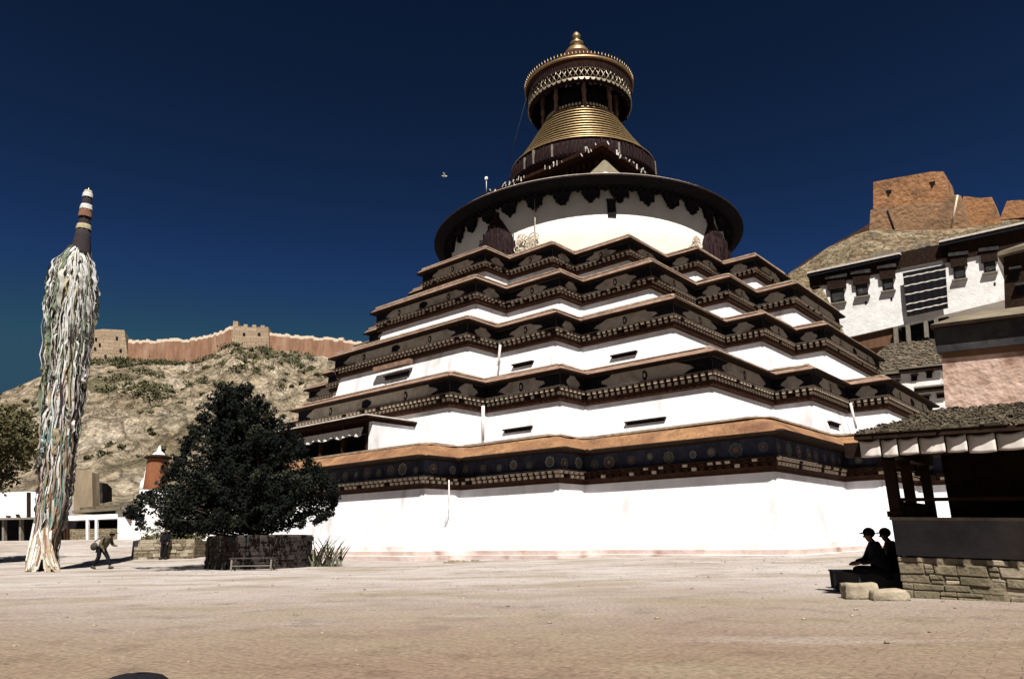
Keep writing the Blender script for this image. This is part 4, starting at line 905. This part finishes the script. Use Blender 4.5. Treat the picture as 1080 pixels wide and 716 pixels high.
# ------------------------------------------------------------------ prayer flag pole
pb0=ground(44,601); pt=at(93,203,pb0.y)
fl=thing('prayer_flag_pole',pb0,'tall leaning pole wrapped in faded prayer flags at left','flag pole')
axp=lambda t: pb0.lerp(pt,t)
m=MB(); m.tube([axp(0),axp(.5),axp(1)],[.16,.12,.07],0,10); m.build('pole',M['bark'],fl)
def zpx(py): # parameter on pole at image row
    return (at(60,py,pb0.y).z-pb0.z)/(pt.z-pb0.z)
bands=[(268,243,.42,.30,'f_dark'),(243,238,.33,.30,'f_yellow'),(240,229,.26,.22,'f_dark'),(230,221,.30,.26,'f_rust'),(222,217,.28,.24,'f_white'),(218,209,.21,.19,'f_dark'),(209,205,.23,.22,'f_white'),(206,202,.20,.17,'f_pale')]
up_dir=(pt-pb0).normalized()
for y0,y1,r0,r1,mm in bands:
    m=MB(); a,b=axp(zpx(y0)),axp(zpx(y1)); rows=[]
    for q in range(5):
        t=q/4; c=a.lerp(b,t); rr=r0+(r1-r0)*t
        rows.append([c+Vector((math.cos(x*math.pi/10),math.sin(x*math.pi/10),0))*rr*(1+.10*math.sin(x*3.1+q)*(1-t)) for x in range(20)])
    m.grid(rows,0,True,True); m.face(rows[-1],0); m.build('banner_band',M[mm],fl)
m=MB(); c=axp(1); m.lathe(c-UP*.25,[(.1,0),(.2,.1),(.14,.25),(.05,.35),(.02,.5)],12,0); m.build('finial',M['gold'],fl)
ZC=[(320,['f_white']*9+['f_pale']*6+['f_green']*5+['f_yellow']*3),(400,['f_white']*5+['f_pale']*6+['f_green']*6+['f_yellow']*5+['f_pink']*2+['f_dark']),(480,['f_white']*6+['f_pale']*6+['f_pink']*4+['f_green']*3+['f_teal']*2+['f_rust']*2+['f_dark']*3+['f_tan']*3),(545,['f_white']*4+['f_pale']*4+['f_pink']*3+['f_teal']*3+['f_tan']*5+['f_rust']*2+['f_dark']*3+['f_blue']),(700,['f_tan']*7+['f_pale']*3+['f_rust']*2+['f_dark']*2)]
def zc(py):
    for y_,c_ in ZC:
        if py<y_: return random.choice(c_)
FC=['f_white']*11+['f_pale']*9+['f_green']*3+['f_teal']*1+['f_yellow']*3+['f_pink']*2+['f_dark']*2+['f_rust']*1+['f_blue']*1+['f_tan']*4
CI=list(dict.fromkeys(FC))
prof=[(258,74,95,.35),(268,64,98,.5),(278,56,101,.8),(292,51,103,.9),(330,48,102,1.0),(370,46,95,1.0),(420,44,90,1.0),(470,41,84,1.0),(520,38,78,1.0),(550,36,71,1.0),(580,33,62,.9),(603,25,66,.7)]
def fprof(py):
    for (a,l0,r0,_),(b,l1,r1,_) in zip(prof,prof[1:]):
        if a<=py<=b:
            t=(py-a)/(b-a); return l0+(l1-l0)*t,r0+(r1-r0)*t
    return (prof[0][1:3] if py<262 else prof[-1][1:3])
def scarf(m,mi,py=None,ang=None):
    py=py if py else random.uniform(262,560); l,r=fprof(py); c=(l+r)/2; 
    ang=random.uniform(0,2*math.pi) if ang is None else ang
    big=random.random()<.28; L_=random.uniform(14,45) if big else random.uniform(25,100); L_=min(L_,600-py); wd_=random.uniform(.02,.055)*(2.2 if big else 1); n=12; rows=[]; fr=random.uniform(.30,1.0)**.6 if random.random()<.86 else random.uniform(1.0,1.28)
    ph=random.uniform(0,6); d0=Vector((math.cos(ang),math.sin(ang),0)); tn=Vector((-d0.y,d0.x,0)); tw_=random.uniform(-.55,.55)*(2.5 if big else 1)
    for q in range(n):
        yy=py+L_*q/(n-1); l,r=fprof(yy); P=at((l+r)/2,yy,pb0.y); rad=(at(r,yy,pb0.y)-at(l,yy,pb0.y)).x/2*fr*(.74 if yy<380 else .74-.08*min(1,(yy-380)/80))
        rad*=(.8+.2*min(1,q/1.5)); p=P+d0*rad*(1+.05*math.sin(q*1.7+ph))+tn*.05*math.sin(q*.8+ph)
        td=(tn*math.cos(tw_*q/n*2)+d0*math.sin(tw_*q/n*2)); ww=wd_*(1-.3*q/n)*(1+.18*math.sin(q*1.1+ph))
        rows.append([p-td*ww,p+d0*.03*math.sin(q+ph),p+td*ww])
    m.grid(rows,mi,False,True)
for q in range(90):
    m=MB(); a=random.uniform(math.pi*1.02,math.pi*1.98); py_=random.uniform(262,560); scarf(m,0,py_,a); m.build('prayer_scarf',M[zc(py_+15)],fl)
m=MB()
for q in range(2900):
    py_=random.uniform(262,560); scarf(m,CI.index(zc(py_+random.uniform(0,35))),py_)
for q in range(330): scarf(m,CI.index(random.choice(['f_white','f_pale','f_pale','f_white','f_green'])),random.uniform(258,330))
for q in range(60): scarf(m,CI.index(random.choice(['f_teal','f_teal','f_white','f_green','f_blue'])),random.uniform(518,545))
for q in range(50): scarf(m,CI.index(random.choice(['f_tan','f_tan','f_rust','f_pale'])),random.uniform(555,580))
fo=m.build('prayer_flag',[M[k] for k in CI],fl); fo['kind']='stuff'
m=MB()
for px0,px1 in ((29,44),(36,50),(50,55),(59,58)):
    g_=ground(px0,603); t0=axp(.13)+Vector((random.uniform(-.3,.3),random.uniform(-.3,.3),-.2))
    for q in range(70):
        n=6; o_=Vector((random.gauss(0,.09),random.gauss(0,.09),0)); rows=[]; td=Vector((random.uniform(-1,1),random.uniform(-.4,.4),0)).normalized(); a_=random.uniform(0,.5); e_=min(1,a_+random.uniform(.3,.7))
        for i in range(n):
            t=a_+(e_-a_)*i/(n-1); c=t0.lerp(g_,t)+o_*(1-.3*t)+Vector((0,0,-.25*math.sin(math.pi*t))); rows.append([c-td*.035,c+Vector((0,-.03,0)),c+td*.035])
        m.grid(rows,random.choice((0,0,1,1,1,3,2)),False,True)
m.build('flag_bundle',[M['f_tan'],M['f_pale'],M['f_rust'],M['f_white']],fl)['kind']='stuff'

# ------------------------------------------------------------------ trees and planters
def limb(m,a,b,r0,r1,bend=.15,n=5):
    pts=[]; L_=(b-a).length; off=Vector((random.uniform(-1,1),random.uniform(-1,1),random.uniform(0,1)))*L_*bend
    for i in range(n+1):
        t=i/n; pts.append(a.lerp(b,t)+off*math.sin(math.pi*t))
    m.tube(pts,[r0+(r1-r0)*i/n for i in range(n+1)],0,7)
TD=29.5
tg=ground(268,600); tb=Vector((at(268,585,TD+2.0).x,TD+2.0,0))
tr=thing('conifer_tree',tb,'dense dark spreading conifer growing in the round planter','tree')
sil=[(408,242,250),(422,232,262),(440,219,283),(455,212,294),(470,200,310),(485,194,318),(500,182,332),(515,171,344),(530,153,350),(543,140,347),(552,148,330),(560,165,300)]
m=MB(); limb(m,tb,tb+UP*3.2,.30,.20,.05); limb(m,tb+UP*3.1,at(250,425,TD+2),.2,.05,.03)
cl=MB()
def silw(py):
    for (a,l0,r0),(b,l1,r1) in zip(sil,sil[1:]):
        if a<=py<=b:
            t=(py-a)/(b-a); return l0+(l1-l0)*t,r0+(r1-r0)*t
    return sil[-1][1:]
for _ in range(900):
    py=408+152*random.random()**.62; l,r=silw(py); cen=(l+r)/2
    a=random.uniform(0,2*math.pi); rr=math.sqrt(random.uniform(.05,1))
    hw=(r-l)/2; px=cen+hw*.93*rr*math.cos(a); scale_=(at(px+1,py,TD+2)-at(px,py,TD+2)).x
    p=at(px,py,TD+2); p=Vector((p.x,p.y+hw*scale_*1.05*rr*math.sin(a),p.z))
    lobe=noise.noise(Vector((math.cos(a)*1.6,math.sin(a)*1.6,p.z*.75)))
    if rr>.72 and lobe<-.12: continue            # gaps between the boughs
    mi=1 if (rr>.75 and random.random()<.25) else 0  # some outer clumps take the paler leaf colour
    if rr>.66:
        od=Vector((math.cos(a),math.sin(a)*.9,random.uniform(.05,.7))).normalized()
        for q in range(6): leafset(cl,p+od*(q-2)*.16,.26-.025*q,13,.13,mi,.7)
    else: leafset(cl,p,random.uniform(.3,.6),58,.17,mi,.6)
    if random.random()<.16: limb(m,tb+UP*max(1.0,min(p.z-.6,tb.z+1+ (p.z-1)*.7)),p,.06,.015,.05,3)
for _ in range(150):                       # ragged shoots at the outline
    py=random.uniform(410,556); l,r=silw(py); px=random.choice((l,r))+random.uniform(-4,4); p=at(px,py,TD+2+random.uniform(-1,1))
    d=Vector((random.uniform(-.3,.3)+(.3 if px>250 else -.3),random.uniform(-.2,.2),random.uniform(.1,.6)))
    for q in range(5): leafset(cl,p+d*q*.18,.14,14,.13,0,.8)
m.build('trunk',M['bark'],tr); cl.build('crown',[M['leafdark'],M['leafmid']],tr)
# the round planter
pc0=Vector((at(273,600,TD+2).x,TD+2.0,0)); pr_=2.15
pl=thing('round_planter',pc0,'round stone planter wall, coloured dark for tree shade, around the dark conifer','planter'); m=MB()
z=0
while z<1.22:
    hh=random.uniform(.13,.2); a=random.uniform(0,1)
    a0=a
    while a<a0+2*math.pi-.05:
        da=random.uniform(.10,.24); rr=pr_+random.uniform(-.03,.04); P=lambda an,r_,zz: pc0+Vector((math.cos(an)*r_,math.sin(an)*r_,zz))
        m.face([P(a,rr,z),P(a+da-.01,rr,z),P(a+da-.01,rr,z+hh-.012),P(a,rr,z+hh-.012)],0); m.face([P(a,rr,z+hh-.012),P(a+da-.01,rr,z+hh-.012),P(a+da-.01,pr_-.3,z+hh-.012),P(a,pr_-.3,z+hh-.012)],0)
        a+=da
    z+=hh
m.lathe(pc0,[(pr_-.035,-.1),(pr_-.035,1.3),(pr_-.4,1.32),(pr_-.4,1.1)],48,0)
M['planter']=mat('shaded_planter_stone',(.016,.013,.012),(.04,.032,.028),4,.95,.02,9)  # shade under the conifer is put into this near-black stone colour
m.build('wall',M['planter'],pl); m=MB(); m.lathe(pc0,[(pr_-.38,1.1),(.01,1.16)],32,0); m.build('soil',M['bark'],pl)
# bench in front
bc=ground(265,601.5); bn=thing('wooden_bench',bc,'dark slatted bench standing against the round planter','bench')
m=MB()
for q in range(4): m.frame(bc+Vector((-.85,-.1+.12*q,.43)),Vector((1.7,0,0)),Vector((0,.09,0)),UP*.035,0)
m.build('seat',M['bagcloth'],bn)
for x in (-.78,.72):
    for y in (-.08,.3): m=MB(); m.frame(bc+Vector((x,y,0)),Vector((.06,0,0)),Vector((0,.06,0)),UP*.43,0); m.build('leg',M['coping'],bn)
m=MB(); m.frame(bc+Vector((-.75,-.06,.16)),Vector((1.5,0,0)),Vector((0,.03,0)),UP*.03,0); m.build('stretcher',M['coping'],bn)
# agave clump right of the planter
ap=Vector((at(341,590,31.4).x,31.4,gz(-8,31.4))); ag=MB()
for q in range(46):
    a=random.uniform(0,6.28); L_=random.uniform(.8,1.5); b=ap+Vector((random.uniform(-.55,.75),random.uniform(-.3,.3),0)); d=Vector((math.cos(a)*.35,math.sin(a)*.3,1)).normalized(); sidev=Vector((-math.sin(a),math.cos(a),0))
    rows=[]
    for i in range(6):
        t=i/5; c=b+d*L_*t+Vector((math.cos(a),math.sin(a),0))*.25*t*t-UP*.12*t*t; ww=.07*(1-t)**.7*(.6+t); rows.append([c-sidev*ww,c-Vector((math.cos(a),math.sin(a),0))*.02,c+sidev*ww])
    ag.grid(rows,0,False,True)
tag(ag.build('agave_plant',M['agave']),'spiky grey-green agave clump right of the round planter','plant')
for q in range(5): 
    pass
# square planter behind
sp0=ground(140,590); sp1=ground(204,589); spd=(sp1-sp0); spd.z=0
sq_=thing('stone_planter',sp0,'low square stone planter behind the standing person in black','planter'); m=MB()
z=-.05
while z<1.0:
    hh=random.uniform(.12,.2); x=0; L_=spd.length; ex=spd.normalized(); back=Vector((-ex.y,ex.x,0))
    while x<L_:
        wd_=min(random.uniform(.25,.55),L_-x); m.frame(sp0+ex*(x+.008)+UP*z-back*random.uniform(-.02,.03),ex*(wd_-.015),back*.35,UP*(hh-.012),random.choice((0,0,1))); x+=wd_
    z+=hh
m.frame(sp0+ex*.03+back*.05-UP*.1,ex*(L_-.05),back*2.3,UP*1.05,0)
lf=ex*-.55+back*.9; m.prism([sp0+UP*-.1,sp0+lf-UP*.1,sp0+lf+UP*1.0,sp0+UP*1.0],ex*.2,2)  # left side wall coloured dark to stand for its shaded face
m.build('wall',[M['stone'],M['kerb'],M['slate']],sq_)
sh=MB()
for q in range(60): leafset(sh,sp0+ex*random.uniform(.1,L_)+back*random.uniform(.3,2)+UP*random.uniform(1.0,1.35),.25,30,.14,0)
sh.build('shrub',M['leafolive'],sq_)
# left-edge tree
lg=Vector((at(-18,560,38).x,38,gz(-28,38))); tl=thing('leafy_tree',lg,'olive-brown leafy tree cut by the left edge of the photo','tree')
m=MB(); limb(m,lg,lg+UP*2.6+Vector((.2,0,0)),.22,.15,.04); cl=MB()
for _ in range(260):
    a=random.uniform(0,6.28); el=random.uniform(-1,1); rr=random.random()**.4
    p=at(-14,470,38)+Vector((math.cos(a)*math.sqrt(1-el*el)*2.75*rr,math.sin(a)*math.sqrt(1-el*el)*2.2*rr,el*2.6*rr))
    leafset(cl,p,random.uniform(.3,.55),46,.2,0,.8)
    if random.random()<.14: limb(m,lg+UP*2.4,p,.07,.015,.1,3)
m.build('trunk',M['bark'],tl); cl.build('crown',M['leafolive'],tl)

# ------------------------------------------------------------------ low buildings at the left back
def facing(px0,px1,py_base,d): 
    a=at(px0,py_base,d); b=at(px1,py_base,d); return a,b
def lowb(name,label,cat='building'): return lambda px,py,d: thing(name,at(px,py,d),label,cat)
Fn=Vector((0,-1,0))
def fb(m,pts,d,depth,mi=0): m.prism([at(x,y,d) for x,y in pts],Vector((0,depth,0)),mi)
r_=thing('white_building',at(10,572,62),'whitewashed building with dark open ground floor behind the flag pole','building')
m=MB(); fb(m,[(-60,548),(48,546),(48,520),(30,518),(-60,522)],62,5); m.build('wall',M['white_old'],r_)
m=MB(); fb(m,[(-60,580),(47,578),(47,546),(-60,548)],62.8,4,0); fb(m,[(-60,549),(49,547),(49,545),(-60,547)],61.6,.6,1); 
for x in (2,20,38): fb(m,[(x,574),(x+2,574),(x+2,547),(x,547)],62,.4,1)
m.build('open_front',[M['black'],M['coping']],r_)
m=MB(); fb(m,[(28,519),(31,519),(31,546),(28,546)],61.8,.3); m.build('corner_strip',M['dark'],r_)
m=MB(); fb(m,[(6,543.5),(9,543.5),(9,545.5),(6,545.5)],61.7,.3); m.build('vent_hole',M['dark'],r_)
m=MB(); fb(m,[(16,542),(18,542),(20,546),(17.5,546)],61.7,.3); m.build('vent_hole',M['dark'],r_)
r_=thing('porch_building',at(98,571,62),'low mud building with white posts and dark open porch below the hill','building')
m=MB(); fb(m,[(69,575),(126,573),(126,557),(69,558)],62,.5,0); m.build('porch_wall',M['stone'],r_)
m=MB(); fb(m,[(69,560),(126,559),(126,545),(69,546)],64,3,0); m.build('opening',M['black'],r_)
m=MB(); fb(m,[(66,549),(128,546.5),(128,541.5),(66,544)],61.8,4,0); fb(m,[(76,541),(134,537),(134,534),(76,538)],62.3,4,1); fb(m,[(84,538),(146,533.5),(146,530.5),(84,535)],64,4,2); m.build('roof',[M['white_old'],M['rubble2'],M['rubble']],r_)
for x in (90.5,100): m=MB(); fb(m,[(x,571),(x+2.2,571),(x+2.2,545),(x,545)],61.7,.25); m.build('post',M['white_old'],r_)
for x in (67,70): m=MB(); fb(m,[(x,572),(x+1.6,572),(x+1.6,546),(x,546)],61.7,.25); m.build('post',M['darkred'],r_)
r_=thing('white_outbuilding',at(145,568,58),'plain white outbuilding wall between the mud porch and dark conifer','building')
m=MB(); fb(m,[(124,572),(178,571),(178,546),(150,541),(124,539.5)],59,4); m.build('wall',M['white'],r_)
m=MB(); fb(m,[(122,541),(151,541),(151,536),(122,537)],58.8,5,0); fb(m,[(126,533.5),(152,531),(152,528),(126,529)],62,5,0); fb(m,[(128,537),(146,537),(146,533),(128,533)],62.2,4,1); m.build('roof',[M['rubble'],M['white_old']],r_)
m=MB(); fb(m,[(131,541),(133,541),(138,550),(136.5,550.5)],58.8,.3); m.build('drain_spout',M['timber'],r_)
m=MB(); r_=thing('boundary_wall',at(200,566,52),'low white boundary wall glimpsed under the conifer branches','wall'); fb(m,[(170,572),(232,570),(232,545),(170,548)],54,.6); m.build('wall',M['white'],r_)
r_=thing('mud_tower',at(86,540,66),'ruined square mud tower standing behind the low porch roof','tower')
m=MB(); fb(m,[(73,548),(98,546),(97,498),(93,496),(80,495),(74,499)],66,1.2); m.build('wall',M['mud'],r_)
r_=thing('mud_ruin',at(102,530,68),'dark broken mud wall just right of the ruined mud tower','ruin')
m=MB(); m.prism([at(97,530,68),at(108,528,72),at(108,514,72),at(103,509,70),at(97,508,68)],Vector((.3,1.2,0)),0); m.build('wall',M['slate'],r_)
r_=thing('chorten_shrine',at(163,545,56),'orange-red cylindrical shrine with dark eave and white cap beside the conifer','shrine')
c=at(163,517,56); 
m=MB(); m.lathe(Vector((c.x,c.y,0)),[(1.05,-.2),(1.05,c.z)],24,0); m.build('base',M['white_old'],r_)
m=MB(); zt2=at(163,484,56).z; m.lathe(Vector((c.x,c.y,0)),[(.80,c.z),(.82,c.z+.3),(.76,zt2)],28,0); m.build('body',M['shrine'],r_)
m=MB(); m.lathe(Vector((c.x,c.y,0)),[(.7,zt2-.02),(.98,zt2+.02),(1.0,zt2+.14),(.55,zt2+.3)],28,0); m.build('eave',M['dark'],r_)
m=MB(); m.lathe(Vector((c.x,c.y,0)),[(.5,zt2+.28),(.36,zt2+.45),(.15,zt2+.62),(.08,zt2+.95),(.02,zt2+1.05)],20,0); m.build('cap',M['white_old'],r_)
r_=thing('white_shrine',at(152,515,57),'small white shrine finial immediately left of the orange cylindrical shrine','shrine')
c=at(152,520,57); m=MB(); m.lathe(Vector((c.x,c.y,0)),[(.3,-.5),(.3,c.z+.2),(.42,c.z+.3),(.35,c.z+.9),(.15,c.z+1.2),(.12,c.z+1.8),(.02,c.z+2.0)],16,0); m.build('body',M['white_old'],r_)

# ------------------------------------------------------------------ small things on the square and in the sky
sp=ground(490,593); m=MB(); pts=[Vector((sp.x+x,sp.y+y,sp.z-.02)) for x,y in ((-.95,-.2),(-.4,-.75),(.5,-.6),(1.0,.1),(.4,.7),(-.6,.6))]; m.prism(pts,UP*.07,0)
for q in range(26): m.box(sp+Vector((random.uniform(-.7,.7),random.uniform(-.5,.5),.05)),random.uniform(.08,.25),random.uniform(.08,.2),random.uniform(.02,.06),0,random.random()*3)
tag(m.build('stone_slab',M['kerb']),'flat broken stone slab on the ground before the stupa','slab')
p=ground(143,720); m=MB(); m.blob(p,.26,.2,.07,0,14,8,.05); tag(m.build('shadow_mound',M['black']),'low black mound standing in for a shadow at the bottom edge, left of centre','rock')  # made-up black mound in place of a shadow on the paving
bd=at(469,186,60); m=MB(); m.tube([bd+Vector((-.28,0,.04)),bd+Vector((-.1,0,.02)),bd,bd+Vector((.16,0,-.02)),bd+Vector((.24,0,0))],[.02,.07,.09,.06,.02],0,8)
b_=m.build('bird',M['cloth']); tag(b_,'small white bird flying in the dark sky left of the drum','bird')
for s in (-1,1):
    m=MB(); m.prism([bd+Vector((-.08,0,.03)),bd+Vector((.1,0,.03)),bd+Vector((.0,s*.3,.2)),bd+Vector((-.12,s*.5,.12)),bd+Vector((-.14,s*.28,.16))],UP*.015,0); o=m.build('wing',M['cloth']); o.parent=b_

# loose pebbles and chips on the paving
m=MB()
for q in range(420):
    x=random.uniform(-14,14); y=random.uniform(4.5,30); r_=random.uniform(.006,.03); m.blob(Vector((x,y,gz(x,y)+r_*.3)),r_*1.3,r_,r_*.7,random.choice((0,0,1)),6,3,.25)
tag(m.build('pebbles',[M['kerb'],M['coping']]),'small pebbles and chips scattered over the dusty paving','pebbles',kind='stuff')
